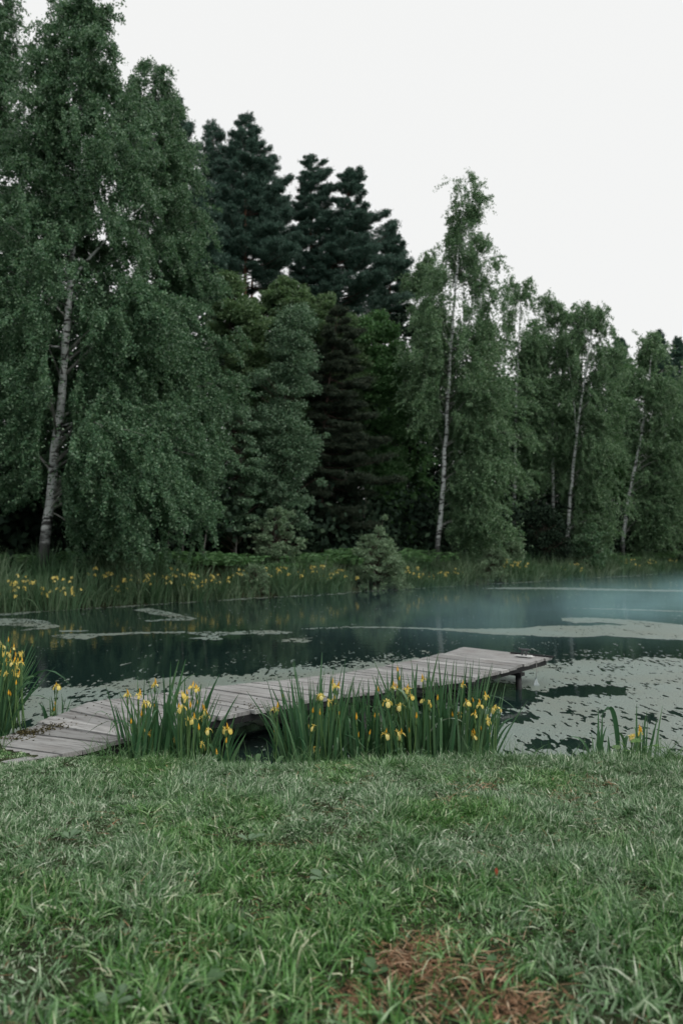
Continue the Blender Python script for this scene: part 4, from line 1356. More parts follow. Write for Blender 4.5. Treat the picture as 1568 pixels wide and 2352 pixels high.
def birch(label, s, px, trunk, rows, n_limbs, n_leaves, seed, r0=.17, leaf=.075, hang=1.0, mat='birch_leaf', depthf=.8, limb_r=.035, group=None, forks=(), win=None, name='birch_tree'):
    r = np.random.default_rng(seed)
    Y = bank_depth(px, s)
    root, TP, o3 = tree_root(name, label, 'birch', trunk, Y, group)
    C = smooth_path(TP)
    C[1:-1] += r.normal(0, .02, C[1:-1].shape) * np.array([1, 1, 0])
    b = MB(); tt = np.linspace(0, 1, len(C)); b.tube(C, r0 * (1 - tt) ** .8 + .012 + .06 * r0 / .17 * np.exp(-tt * 40), 10)
    b.build('trunk', M['birch_bark'], root, True, (0, 0, 0), o3)
    A = env_fn(rows, Y)
    zt = np.linspace(A[0, 0], A[-1, 0], 200)
    xl, xr = env_at(A, zt); wgt = (xr - xl) ** 1.35 + .10; wgt /= wgt.sum()
    lb = MB(); S0, S1, S2 = [], [], []
    for f in forks:
        FP = smooth_path(np.array([at_depth(x, y, Y) for x, y in f[0]]), 12)
        fb = MB(); fb.tube(FP, np.linspace(f[1], .015, 12), 6); fb.build('limb', M['birch_bark'], root, True, (0, 0, 0), o3)
    for k in range(n_limbs):
        z = r.choice(zt, p=wgt) + r.normal(0, .1)
        a, c = env_at(A, z)
        cx = (a + c) / 2; rx = max(.12, (c - a) / 2)
        ph = r.uniform(0, 2 * PI); rho = math.sqrt(r.uniform(.12, 1.0))
        rho *= r.uniform(.82, 1.06)
        tip = np.array([cx + rx * math.cos(ph) * rho, Y + rx * depthf * math.sin(ph) * rho, z])
        zs = z + r.uniform(-.9, .05) * np.hypot(tip[0] - cx, tip[1] - Y) * .9 - .3
        zs = min(max(zs, o3[2] + 2.2), C[-1, 2] - .25)
        st_ = np.array([np.interp(zs, C[:, 2], C[:, 0]), np.interp(zs, C[:, 2], C[:, 1]), zs])
        dist = np.hypot(*(tip - st_)[:2])
        mid = st_ + (tip - st_) * .55 + np.array([0, 0, .28 * dist])
        t_ = np.linspace(0, 1, 7)
        LP = bez(st_, mid, tip, t_)
        lr = limb_r * min(1.3, .35 + dist / 4)
        if r.uniform() < (.25 if win else .5):
            lb.tube(LP, np.linspace(lr, .006, 7), 4, False)
        S0.append(st_); S1.append(mid); S2.append(tip)
    for k in range(14):
        z = C[-1, 2] - r.uniform(0, .28) * (C[-1, 2] - o3[2])
        a, c = env_at(A, z)
        st_ = np.array([np.interp(z - .2, C[:, 2], C[:, 0]), np.interp(z - .2, C[:, 2], C[:, 1]), z - .2])
        ph = r.uniform(0, 2 * PI); rx = (c - a) / 2 * r.uniform(.6, 1.15)
        tip = np.array([(a + c) / 2 + rx * math.cos(ph), Y + rx * math.sin(ph) * depthf, z + r.uniform(.3, 1.0)])
        S0.append(st_); S1.append((st_ + tip) / 2 - np.array([0, 0, .1])); S2.append(tip)
        lb.tube(bez(S0[-1], S1[-1], S2[-1], np.linspace(0, 1, 6)), np.linspace(.018, .004, 6), 4, False)
    lb.build('branches', M['twig_bark'], root, True, (0, 0, 0), o3)
    S0, S1, S2 = map(np.array, (S0, S1, S2))
    nl = len(S0); K = 26; n_leaves = int(n_leaves * BIRCH_F); leaf = leaf * 1.08
    tw = nl * K
    li = np.repeat(np.arange(nl), K)
    SP = 6
    spray_t = r.uniform(.3, 1.0, (nl, SP)) ** .75; spray_t[:, 0] = 1.0
    si = r.integers(0, SP, tw)
    t_ = spray_t[li, si]
    TO = S0[li] * ((1 - t_) ** 2)[:, None] + 2 * S1[li] * (t_ * (1 - t_))[:, None] + S2[li] * (t_ ** 2)[:, None]
    dist = np.linalg.norm(S2 - S0, axis=1)[li]
    so_ = r.normal(0, 1, (nl, SP, 3))
    TO += so_[li, si] * (.10 + .095 * dist)[:, None] * np.array([1, 1, .7]) + r.normal(0, 1, (tw, 3)) * (.10 + .028 * dist)[:, None]
    out = TO - np.stack([np.interp(TO[:, 2], C[:, 2], C[:, 0]), np.interp(TO[:, 2], C[:, 2], C[:, 1]), TO[:, 2]], 1)
    out = unit(out + 1e-6)
    TD = out * r.uniform(.0, .5, tw)[:, None] + r.normal(0, .25, (tw, 3)) + np.array([0, 0, -1.0])[None] * r.uniform(.3, 1.2, tw)[:, None]
    TD = unit(TD)
    TL = r.uniform(.3, 1.5, tw) * hang * np.clip(.35 + dist / 4, .4, 1.1)
    q = r.uniform(.2, 1.0, tw) ** 1.5 * np.clip(.18 + .35 * dist, 0, 1.2)
    q /= q.sum()
    wi = r.choice(tw, n_leaves, p=q)
    u = r.uniform(0, 1, n_leaves)
    LC = TO[wi] + TD[wi] * (TL[wi] * u)[:, None] + r.normal(0, .065, (n_leaves, 3)) * np.array([1, 1, .8])
    gz = ground_h(LC[:, 0], LC[:, 1]) + .25
    keep = LC[:, 2] > gz
    if win:
        # the crown parts in front of the trunk, as in the photograph
        z1 = at_depth(0, win[0], Y)[2]; z0 = at_depth(0, win[1], Y)[2]
        tx = np.interp(LC[:, 2], C[:, 2], C[:, 0])
        w_ = win[2] * (.6 + .8 * vnoise(LC[:, 2] * 1.1, LC[:, 2] * 0 + seed, 9))
        inz = np.clip(np.minimum(LC[:, 2] - z0, z1 - LC[:, 2]) / .5 + .5, 0, 1)
        hit = (np.abs(LC[:, 0] - tx + (Y - LC[:, 1]) * (tx / Y)) < w_) & (LC[:, 1] < Y + .1)
        keep &= ~(hit & (r.uniform(0, 1, n_leaves) < win[3] * inz))
    LC = LC[keep]
    LA = r.normal(0, .75, LC.shape) + np.array([0, 0, -.7])
    V, F = leaf_quads(LC - o3, LA, leaf, leaf * .68)
    mesh_np('crown', V, F, M[mat], root)
    return root


def pine(label, s, px, trunk, rows, n_tufts, seed, r0=.17, needle=.15, mat='pine_needle', depthf=.9, whorl=.30, per=6, group=None, name='pine_tree', cat='pine', droop=0.0, bark='pine_bark'):
    r = np.random.default_rng(seed)
    Y = bank_depth(px, s)
    root, TP, o3 = tree_root(name, label, cat, trunk, Y, group)
    C = smooth_path(TP)
    tt = np.linspace(0, 1, len(C))
    b = MB(); b.tube(C, r0 * (1 - tt) ** .75 + .015, 9)
    b.build('trunk', M[bark], root, True, (0, 0, 0), o3)
    A = env_fn(rows, Y)
    lb = MB(); Q = []
    z = A[0, 0]
    while z < A[-1, 0] - .15:
        a, c = env_at(A, z)
        x0 = np.interp(z, C[:, 2], C[:, 0]); y0 = np.interp(z, C[:, 2], C[:, 1])
        n = per if r.uniform() < .85 else per - 2
        az0 = r.uniform(0, 2 * PI)
        for k in range(n):
            az = az0 + 2 * PI * k / n + r.normal(0, .25)
            ca, sa = math.cos(az), math.sin(az)
            rx = (c - x0) if ca > 0 else (x0 - a)
            L = max(.2, math.hypot(ca * rx, sa * (c - a) / 2 * depthf)) * (r.uniform(.60, 1.10) if r.uniform() < .85 else r.uniform(1.1, 1.35))
            st_ = np.array([x0, y0, z + r.normal(0, .10)])
            tip = st_ + np.array([ca * L, sa * L, L * (r.uniform(-.05, .6) + .35 * max(0, 1 - (A[-1, 0] - z) / 4) - droop)])
            mid = st_ + (tip - st_) * .5 + np.array([0, 0, -.14 * L])
            LP = bez(st_, mid, tip, np.linspace(0, 1, 5))
            lb.tube(LP, np.linspace(.012 + .012 * L, .006, 5), 4, False)
            Q.append((st_, mid, tip, L))
        z += whorl * r.uniform(.7, 1.35)
    # leader
    Q.append((C[-2], (C[-2] + C[-1]) / 2, C[-1] + np.array([0, 0, .1]), .6))
    lb.build('branches', M['brown_bark'], root, True, (0, 0, 0), o3)
    S0 = np.array([q[0] for q in Q]); S1 = np.array([q[1] for q in Q]); S2 = np.array([q[2] for q in Q]); L = np.array([q[3] for q in Q])
    w_ = L ** 1.35; w_ /= w_.sum()
    n_tufts = int(n_tufts * 4.6)
    bi = r.choice(len(Q), n_tufts, p=w_)
    t_ = 1.02 - .70 * r.uniform(0, 1, n_tufts) ** 1.15
    P = S0[bi] * ((1 - t_) ** 2)[:, None] + 2 * S1[bi] * (t_ * (1 - t_))[:, None] + S2[bi] * (t_ ** 2)[:, None]
    j = r.integers(0, 9, n_tufts)
    hsh = np.abs(np.modf(np.sin(bi * 12.9898 + j * 78.233) * 43758.5453)[0])
    t_ = np.where(j == 0, 1 - .5 * r.uniform(0, 1, n_tufts) ** 1.3, .28 + .68 * hsh)
    bd = unit(S2[bi] - S0[bi]); sg = np.where(j % 2 == 0, 1.0, -1.0)
    ang = sg * (.65 + .35 * np.abs(np.modf(hsh * 7.77)[0]))
    cd = np.stack([bd[:, 0] * np.cos(ang) - bd[:, 1] * np.sin(ang), bd[:, 0] * np.sin(ang) + bd[:, 1] * np.cos(ang), bd[:, 2] + .18], 1)
    bl = np.where(j == 0, 0, (.42 * L[bi] * (1.12 - t_) + .12)) * r.uniform(.15, 1.0, n_tufts) ** .8
    P = S0[bi] * ((1 - t_) ** 2)[:, None] + 2 * S1[bi] * (t_ * (1 - t_))[:, None] + S2[bi] * (t_ ** 2)[:, None] + cd * bl[:, None]
    spread = .07 + .022 * L[bi]
    _old = (.06 + .16 * L[bi] * (1.1 - t_))
    P += r.normal(0, 1, (n_tufts, 3)) * spread[:, None] * np.array([1, 1, .45]) + np.array([0, 0, .05])
    K = 6
    C3 = np.repeat(P, K, 0)
    D = np.repeat(unit(S2[bi] - S0[bi]), K, 0) * .6 + r.normal(0, .8, (n_tufts * K, 3)) + np.array([0, 0, .55])
    D = unit(D)
    V, F = leaf_quads(C3 + D * needle * .5 - o3, D, needle * 1.05, needle * .17)
    mesh_np('crown', V, F, M[mat], root)
    return root


def broadleaf(label, s, px, trunk, rows, n_cl, n_leaves, seed, name='broadleaf_tree', cat='tree', r0=.09, leaf=.11, mat='maple_leaf', flat=.5, cr=.6, depthf=.8, bark='grey_bark', shell=.35, group=None, lw=.6, gap=.15):
    r = np.random.default_rng(seed)
    n_cl = int(n_cl * 2.6)
    Y = bank_depth(px, s)
    root, TP, o3 = tree_root(name, label, cat, trunk, Y, group)
    C = smooth_path(TP)
    tt = np.linspace(0, 1, len(C))
    b = MB(); b.tube(C, r0 * (1 - tt) ** .8 + .01, 8)
    b.build('trunk', M[bark], root, True, (0, 0, 0), o3)
    A = env_fn(rows, Y)
    zt = np.linspace(A[0, 0], A[-1, 0], 200)
    xl, xr = env_at(A, zt); wgt = (xr - xl) ** 1.3 + .05; wgt /= wgt.sum()
    lb = MB(); CC, RR, OO = [], [], []
    for k in range(n_cl):
        z = r.choice(zt, p=wgt)
        a, c = env_at(A, z)
        cx = (a + c) / 2; rx = max(.05, (c - a) / 2)
        ph = r.uniform(0, 2 * PI)
        fq = 1.1 if cat == 'tree' else 1.6
        rx *= (.40 if cat == 'tree' else .62) + (.95 if cat == 'tree' else .6) * float(vnoise(np.array(z * fq + seed), np.array(ph * 1.5), seed)); rho = math.sqrt(r.uniform(shell * .6, 1))
        rad = cr * (.24 + .75 * r.uniform() ** 1.8) * min(1, .4 + rx)
        rho = max(0.0, rho * r.uniform(.9, 1.1) - .4 * rad / max(rx, rad))
        tip = np.array([cx + rx * math.cos(ph) * rho, Y + rx * depthf * math.sin(ph) * rho, z + r.normal(0, .15)])
        dist = np.hypot(tip[0] - cx, tip[1] - Y)
        zs = min(max(z - .6 * dist - .2, o3[2] + .2), C[-1, 2])
        st_ = np.array([np.interp(zs, C[:, 2], C[:, 0]), np.interp(zs, C[:, 2], C[:, 1]), zs])
        mid = st_ + (tip - st_) * .5 + np.array([0, 0, .15 * dist])
        lb.tube(bez(st_, mid, tip, np.linspace(0, 1, 5)), np.linspace(.012 + .006 * dist, .005, 5), 4, False)
        CC.append(tip); RR.append(rad); OO.append(unit(np.array([math.cos(ph), math.sin(ph), .25])))
    lb.build('branches', M['brown_bark'], root, True, (0, 0, 0), o3)
    CC, RR, OO = np.array(CC), np.array(RR), np.array(OO)
    w_ = RR ** 2; w_ /= w_.sum()
    n_leaves = int(n_leaves * 1.75); flat = min(1.0, flat * 1.9)
    ci = r.choice(n_cl, n_leaves, p=w_)
    g = unit(r.normal(size=(n_leaves, 3))) * (r.uniform(0, 1, n_leaves) ** .45)[:, None]
    # sub-sprays inside each cluster
    h = np.floor(r.uniform(0, 9, n_leaves)); hs = np.stack([np.sin(h * 12.9 + ci * 7.1), np.sin(h * 78.2 + ci * 3.3), np.sin(h * 37.7 + ci * 1.7)], 1)
    P = CC[ci] + (g * .62 + hs * .55) * RR[ci][:, None] * np.array([1, 1, flat])
    gz = ground_h(P[:, 0], P[:, 1]) + .1
    k = P[:, 2] > gz; P = P[k]; ci = ci[k]
    D = OO[ci] * .7 + r.normal(0, .6, P.shape) + np.array([0, 0, -.25])
    V, F = leaf_quads(P - o3, D, leaf, leaf * lw)
    mesh_np('crown', V, F, M[mat], root)
    return root


# birches from left to right
birch('tall old birch with a leaning white trunk and wide drooping crown at the left', 2.5, 95,
      [(95, 1310), (110, 1200), (128, 1060), (143, 900), (155, 740), (170, 560), (180, 380), (190, 150), (196, -30)],
      [(-45, 165, 225), (50, 95, 262), (150, 60, 285), (300, 20, 335), (450, -30, 380), (600, -60, 400), (800, -90, 450), (950, -90, 475), (1080, -20, 480), (1170, 130, 450), (1260, 190, 350)],
      200, 285000, 301, r0=.165, leaf=.085, limb_r=.045, win=(735, 1320, .42, .97, -.36),
      forks=[([(150, 800), (90, 790), (0, 890)], .05), ([(140, 980), (200, 962), (255, 945)], .05), ([(160, 660), (60, 600), (0, 670)], .06), ([(165, 640), (235, 560), (330, 470)], .06), ([(178, 400), (215, 350), (240, 250)], .06)])
birch('birch crown filling the picture corner left of the leaning birch', 6.5, 0,
      [(-45, 1290), (-20, 1000), (38, 720), (62, 430), (58, 200), (20, -60)],
      [(-110, -60, 5), (-20, -70, 24), (100, -80, 40), (200, -90, 62), (330, -110, 95), (480, -130, 105), (650, -150, 110), (850, -150, 105), (1000, -150, 90), (1090, -120, 60)],
      110, 105000, 302, r0=.16, leaf=.09)
birch('dense birch crown bulging out between the leaning birch and the dark pines', 4.0, 330,
      [(315, 1295), (322, 1000), (330, 600), (345, 380), (372, 170)],
      [(148, 330, 395), (165, 290, 402), (205, 262, 412), (290, 255, 432), (450, 290, 468), (600, 310, 488), (750, 310, 525), (860, 310, 550), (930, 310, 545), (1000, 320, 515), (1100, 330, 480), (1200, 340, 440)],
      150, 165000, 303, r0=.15, leaf=.085, forks=[([(332, 560), (350, 420), (400, 260)], .04)])
D = birch('slender tall birch with long white trunk and pointed top right of the willow bush', 3.0, 1000,
      [(1000, 1290), (1012, 1180), (1022, 1040), (1028, 900), (1034, 800), (1042, 700), (1055, 560), (1068, 420)],
      [(412, 1058, 1082), (450, 1030, 1112), (490, 1028, 1106), (530, 1022, 1095), (555, 1012, 1135), (600, 998, 1145), (650, 975, 1150), (700, 945, 1160), (780, 920, 1170), (850, 905, 1180), (920, 915, 1200), (1000, 1000, 1205), (1080, 1010, 1200), (1180, 1020, 1185), (1270, 1045, 1130)],
      190, 125000, 304, r0=.14, leaf=.10, win=(700, 1300, .42, .93, .13), hang=1.15, mat='birch_leaf_pale', limb_r=.03,
      forks=[([(1036, 800), (1010, 755), (975, 690)], .08), ([(1026, 960), (1000, 930), (965, 895)], .04), ([(1036, 805), (1055, 790), (1075, 780)], .04)])
birch('birch with pale upper trunk between the slender tall birch and the thin birch', 6.0, 1185,
      [(1178, 1275), (1184, 930), (1188, 850), (1196, 655)],
      [(640, 1180, 1208), (700, 1158, 1238), (780, 1150, 1255), (900, 1150, 1265), (1000, 1150, 1270), (1100, 1160, 1260), (1200, 1180, 1240)],
      75, 42000, 305, r0=.13, win=(840, 940, .5, .9, .22), leaf=.11, hang=1.1, mat='birch_leaf_pale')
birch('thin white sapling birch left of the two-stemmed birch', 4.5, 1272,
      [(1273, 1270), (1270, 1160), (1268, 980), (1275, 850), (1271, 695)],
      [(690, 1258, 1284), (740, 1240, 1300), (830, 1215, 1310), (950, 1200, 1325), (1060, 1200, 1335), (1140, 1215, 1320)],
      80, 45000, 306, r0=.12, win=(960, 1170, .5, .9, .27), leaf=.11, hang=1.1, mat='birch_leaf_pale')
birch('two-stemmed birch with white lower trunk and drooping crown', 3.0, 1302,
      [(1300, 1275), (1307, 1150), (1325, 980), (1340, 880), (1350, 800), (1372, 690)],
      [(680, 1362, 1392), (715, 1312, 1395), (760, 1290, 1400), (820, 1272, 1422), (900, 1262, 1425), (1000, 1275, 1435), (1100, 1295, 1430), (1180, 1305, 1425), (1260, 1320, 1400)],
      140, 82000, 307, r0=.135, win=(790, 1190, .5, .93, .29), leaf=.11, hang=1.15, mat='birch_leaf_pale', forks=[([(1322, 1000), (1318, 930), (1300, 800)], .05), ([(1340, 880), (1362, 790), (1345, 740)], .04)])
birch('birch with a slanting white trunk and pale crown near the right frame edge', 3.0, 1430,
      [(1428, 1262), (1437, 1170), (1460, 1060), (1477, 970), (1490, 880), (1497, 780)],
      [(772, 1485, 1508), (830, 1440, 1545), (900, 1425, 1575), (1000, 1422, 1590), (1100, 1432, 1600), (1200, 1442, 1600), (1260, 1465, 1560)],
      130, 76000, 308, r0=.15, win=(960, 1190, .6, .9, .37), leaf=.13, hang=1.2, mat='birch_leaf_pale')
birch('birch crown cut by the right frame edge beyond the slanting birch', 5.0, 1585,
      [(1585, 1270), (1590, 1000), (1595, 850)],
      [(835, 1570, 1610), (900, 1545, 1650), (1050, 1530, 1670), (1200, 1540, 1660)],
      60, 34000, 309, r0=.13, leaf=.14, hang=1.1, mat='birch_leaf')
birch('pale thin birch behind the bright maple, left of the slender tall birch', 11.0, 960,
      [(965, 1270), (965, 900), (962, 600)],
      [(595, 950, 985), (640, 935, 1000), (720, 930, 1010), (850, 930, 1020), (1000, 935, 1010)],
      60, 30000, 310, r0=.11, leaf=.12, mat='birch_leaf_pale')

# pines
pine('dark pine half hidden behind the bulging birch crown', 11.0, 395, [(395, 1280), (395, 700), (396, 232)],
     [(228, 385, 405), (280, 372, 430), (360, 370, 455), (450, 385, 480), (560, 400, 500), (700, 410, 510)], 9000, 321)
pine('narrow pine left of the tallest pine', 17.0, 490, [(492, 1260), (490, 700), (490, 280)],
     [(282, 482, 498), (330, 468, 512), (400, 452, 530), (480, 436, 545), (580, 430, 555), (700, 430, 550)], 8000, 322)
pine('tallest broad pine with a straight bare reddish trunk', 14.0, 563, [(560, 1270), (562, 900), (563, 600), (564, 275)],
     [(270, 556, 572), (310, 540, 590), (370, 512, 615), (440, 488, 645), (510, 474, 675), (570, 470, 690), (620, 475, 690), (660, 500, 680)], 16000, 323, r0=.18)
pine('second straight bare trunk pine close beside the tallest pine', 20.0, 575, [(576, 1260), (577, 700), (590, 400)],
     [(395, 580, 610), (460, 560, 660), (540, 540, 690), (600, 530, 690)], 6000, 324)
pine('pointed pine between the tallest pine and the leaning red pine', 14.0, 715, [(712, 1270), (713, 700), (715, 365)],
     [(362, 707, 723), (400, 695, 745), (450, 688, 765), (520, 675, 790), (600, 668, 795), (680, 672, 780)], 10000, 325)
pine('pine with a leaning orange trunk on the right of the pine group', 13.0, 735, [(728, 1270), (735, 760), (742, 680), (770, 590), (795, 480), (807, 394)],
     [(393, 799, 813), (430, 782, 840), (480, 778, 855), (530, 768, 870), (600, 765, 885), (680, 765, 900), (740, 770, 905)], 13000, 326, r0=.15)
pine('rounded smaller pine at the right end of the pine group', 15.0, 895, [(893, 1270), (895, 800), (896, 540)],
     [(532, 888, 903), (565, 865, 922), (620, 850, 938), (690, 842, 945), (760, 840, 945)], 9000, 327)
for (x, yt, hw, sd, lab) in ((1422, 783, 26, 331, 'distant pine top behind the birches, left of the slanting birch'), (1512, 768, 24, 332, 'distant pine top right above the slanting birch'), (1556, 782, 26, 333, 'distant pine top at the right frame edge')):
    pine(lab, 15.0, x, [(x, 1260), (x, 1000), (x + 1, yt)], [(yt - 4, x - 4, x + 5), (yt + 30, x - hw * .6, x + hw * .6), (yt + 80, x - hw, x + hw), (yt + 170, x - hw, x + hw)], 4200, sd, needle=.26)
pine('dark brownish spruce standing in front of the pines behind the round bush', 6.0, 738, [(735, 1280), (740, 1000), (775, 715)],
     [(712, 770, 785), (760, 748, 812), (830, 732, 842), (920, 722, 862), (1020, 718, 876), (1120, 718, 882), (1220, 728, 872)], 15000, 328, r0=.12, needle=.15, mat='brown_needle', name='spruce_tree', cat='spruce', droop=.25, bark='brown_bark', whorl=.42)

# broad-leaved trees in front of the pines
broadleaf('yellowish green tree top beside the bulging birch crown', 7.0, 530, [(535, 1280), (530, 900), (525, 640)],
          [(622, 505, 545), (680, 485, 590), (760, 480, 620), (880, 500, 640), (1000, 520, 640), (1150, 530, 640)], 130, 62000, 341, leaf=.14, mat='lime_leaf', cr=.75)
broadleaf('light green maple-like tree top under the tallest pine', 9.0, 660, [(665, 1280), (665, 900), (655, 660)],
          [(645, 625, 690), (675, 580, 735), (720, 560, 775), (790, 555, 800), (900, 580, 790), (1000, 600, 760)], 140, 66000, 342, leaf=.16, mat='lime_leaf', cr=.8, flat=.4)
broadleaf('slim grey-green aspen with layered sprays in front of the dark forest', 4.0, 655, [(640, 1285), (650, 1050), (655, 860), (690, 705)],
          [(698, 665, 715), (760, 610, 738), (850, 590, 745), (930, 560, 735), (1000, 545, 745), (1050, 580, 752), (1110, 560, 735), (1200, 600, 720)], 120, 36000, 343, leaf=.11, mat='aspen_leaf', flat=.45, cr=.95, shell=.2, r0=.06)
broadleaf('bright green maple between the spruce and the slender tall birch', 7.0, 880, [(885, 1280), (880, 1000), (868, 745)],
          [(733, 850, 895), (765, 815, 930), (830, 800, 945), (900, 800, 950), (970, 805, 935), (1060, 830, 940), (1150, 850, 945), (1240, 870, 940)], 170, 72000, 344, leaf=.17, mat='bright_leaf', cr=.85, flat=.45)
broadleaf('dim grey-green young tree under the bulging birch crown by the saplings', 4.0, 555, [(540, 1290), (548, 1150), (560, 930)],
          [(925, 545, 580), (1000, 510, 600), (1080, 500, 610), (1160, 490, 600), (1230, 480, 590)], 60, 13000, 345, leaf=.11, mat='aspen_leaf', flat=.3, cr=.6, shell=.2, r0=.04)
broadleaf('dark leafy tree filling the gap behind the slender tall birch trunk', 9.0, 930, [(935, 1280), (940, 1000), (945, 840)],
          [(830, 930, 970), (900, 905, 1000), (1000, 900, 1010), (1120, 900, 1010), (1240, 900, 1010)], 70, 16000, 346, leaf=.18, mat='maple_leaf', cr=.9)

broadleaf('pale green tree top behind the spruce, below the gap between the pines', 8.5, 790, [(795, 1270), (792, 1000), (790, 735)],
          [(716, 775, 808), (765, 748, 838), (840, 730, 862), (930, 728, 868), (1040, 740, 860)], 120, 46000, 347, leaf=.15, mat='lime_leaf', cr=.8)
broadleaf('green tree filling the gap left of the birch with the pale upper trunk', 8.0, 1115, [(1115, 1270), (1118, 1000), (1118, 760)],
          [(735, 1100, 1135), (800, 1070, 1160), (900, 1060, 1175), (1020, 1060, 1170), (1160, 1075, 1160)], 100, 26000, 348, leaf=.17, mat='lime_leaf', cr=.9)
broadleaf('green tree filling the gap left of the thin white sapling birch', 9.0, 1232, [(1232, 1270), (1232, 1000), (1232, 780)],
          [(755, 1220, 1250), (820, 1195, 1275), (920, 1180, 1290), (1050, 1185, 1285)], 90, 22000, 349, leaf=.19, mat='maple_leaf', cr=1.0)
broadleaf('green tree between the two-stemmed birch and the slanting birch', 7.0, 1425, [(1425, 1265), (1425, 1050), (1425, 880)],
          [(850, 1412, 1440), (920, 1395, 1460), (1020, 1385, 1470), (1150, 1395, 1460)], 90, 20000, 350, leaf=.2, mat='maple_leaf', cr=1.1)

# bushes on the bank
broadleaf('round grey-green bush standing above the ferns below the spruce', 3.0, 630, [(628, 1302), (630, 1260), (632, 1190)],
          [(1174, 608, 658), (1205, 578, 686), (1240, 556, 708), (1275, 562, 700), (1302, 585, 675)], 70, 8500, 351, name='bush', cat='bush', r0=.03, leaf=.10, mat='willow_leaf', cr=.36, flat=.7)
broadleaf('tall pale willow bush reaching down to the water', .5, 862, [(862, 1352), (862, 1300), (868, 1230)],
          [(1212, 850, 888), (1240, 826, 912), (1275, 796, 932), (1305, 782, 948), (1335, 776, 952), (1360, 796, 938)], 110, 16000, 352, name='bush', cat='bush', r0=.03, leaf=.11, mat='willow_leaf', cr=.42, flat=.8, lw=.45, depthf=1.0)
broadleaf('low pale bush leaning over the water left of the willow bush', .3, 588, [(588, 1370), (588, 1345), (590, 1312)],
          [(1302, 575, 600), (1325, 560, 615), (1350, 555, 622), (1372, 565, 612)], 50, 4500, 353, name='bush', cat='bush', r0=.02, leaf=.08, mat='willow_leaf', cr=.26, flat=.8, lw=.45)
broadleaf('small bush hanging over the water right of the slender tall birch', .3, 1128, [(1128, 1340), (1128, 1310), (1130, 1275)],
          [(1258, 1110, 1150), (1285, 1092, 1172), (1310, 1088, 1170), (1338, 1098, 1150)], 60, 6000, 354, name='bush', cat='bush', r0=.02, leaf=.11, mat='willow_leaf', cr=.38, flat=.8, lw=.45)
broadleaf('light bush under the slender tall birch crown', 3.0, 1170, [(1170, 1312), (1170, 1280), (1172, 1235)],
          [(1222, 1160, 1190), (1250, 1140, 1205), (1290, 1135, 1208), (1310, 1145, 1195)], 50, 5000, 355, name='bush', cat='bush', r0=.02, leaf=.12, mat='willow_leaf', cr=.45, flat=.7)
broadleaf('dark rounded bush below the thin white sapling birch', 2.5, 1245, [(1245, 1305), (1245, 1260), (1248, 1180)],
          [(1165, 1230, 1270), (1200, 1205, 1300), (1250, 1195, 1312), (1300, 1200, 1310)], 70, 9000, 356, name='bush', cat='bush', r0=.03, leaf=.15, mat='forest_leaf', cr=.7, flat=.7)
broadleaf('green bush at the foot of the two-stemmed birch', 1.0, 1345, [(1345, 1318), (1345, 1290), (1348, 1250)],
          [(1215, 1330, 1380), (1250, 1310, 1405), (1285, 1308, 1400), (1318, 1318, 1390)], 60, 6000, 357, name='bush', cat='bush', r0=.03, leaf=.13, mat='birch_leaf', cr=.55, flat=.7)
broadleaf('dark bush at the right frame edge on the far bank', 2.0, 1540, [(1540, 1295), (1540, 1260), (1545, 1190)],
          [(1170, 1530, 1600), (1210, 1500, 1640), (1260, 1490, 1650), (1295, 1495, 1640)], 60, 7000, 358, name='bush', cat='bush', r0=.03, leaf=.2, mat='forest_leaf', cr=.9, flat=.7)
fern_spots = [(480, 3.2, 'fern patch under the thin saplings'), (545, 3.5, 'fern patch left of the round grey-green bush'), (660, 2.4, 'fern patch right at the foot of the round grey-green bush'), (710, 2.8, 'bright fern patch between the round bush and the spruce foot'), (765, 2.6, 'bright fern patch beside the spruce foot'),
              (815, 2.8, 'fern patch behind the left shoulder of the willow bush'), (940, 3.0, 'fern patch between the willow bush and the slender tall birch'), (1440, 2.4, 'distant fern patch under the slanting birch'), (1500, 2.2, 'distant fern patch near the right frame edge'), (1385, 2.2, 'distant fern patch right of the two-stemmed birch foot'), (50, 4.2, 'low green fern patch left of the leaning birch foot'), (410, 3.4, 'low fern patch left of the thin saplings')]


def fern(label, x, s, seed):
    r = np.random.default_rng(seed)
    Y = bank_depth(x, s)
    p = at_depth(x, 1290, Y); p[2] = ground_h(p[0], p[1])
    C, D = [], []
    for k in range(46):
        c0 = np.array([r.normal(0, .55), r.normal(0, .55), 0])
        az = r.uniform(0, 2 * PI); L = r.uniform(.5, .9)
        for u_ in np.linspace(.1, 1, 16):
            c = c0 + np.array([math.cos(az) * L * u_ * .8, math.sin(az) * L * u_ * .8, L * (1.15 * u_ - .75 * u_ * u_) + .1])
            for q in (-1, 1):
                w_ = .20 * math.sin(PI * (.12 + .88 * u_)) + .03
                dd = np.array([-math.sin(az) * q, math.cos(az) * q, -.15])
                C.append(c + dd * w_ * .5); D.append(np.append(dd * w_, w_))
    C = np.array(C); D = np.array(D)
    fs = r.uniform(.85, 1.6); C *= fs; D *= fs
    C[:, :2] *= 1.25; C[:, 2] *= r.uniform(.8, 1.5)
    V, F = leaf_quads(C, D[:, :3] + r.normal(0, .01, (len(C), 3)), D[:, 3] * 1.0, .07)
    o = mesh_np('fern_patch', V, F, M['fern'], None, True, tuple(p))
    return tag(o, label, 'fern', 'fern patches on the far bank')


for i, (x, s, lab) in enumerate(fern_spots):
    fern(lab, x, s, 400 + i)

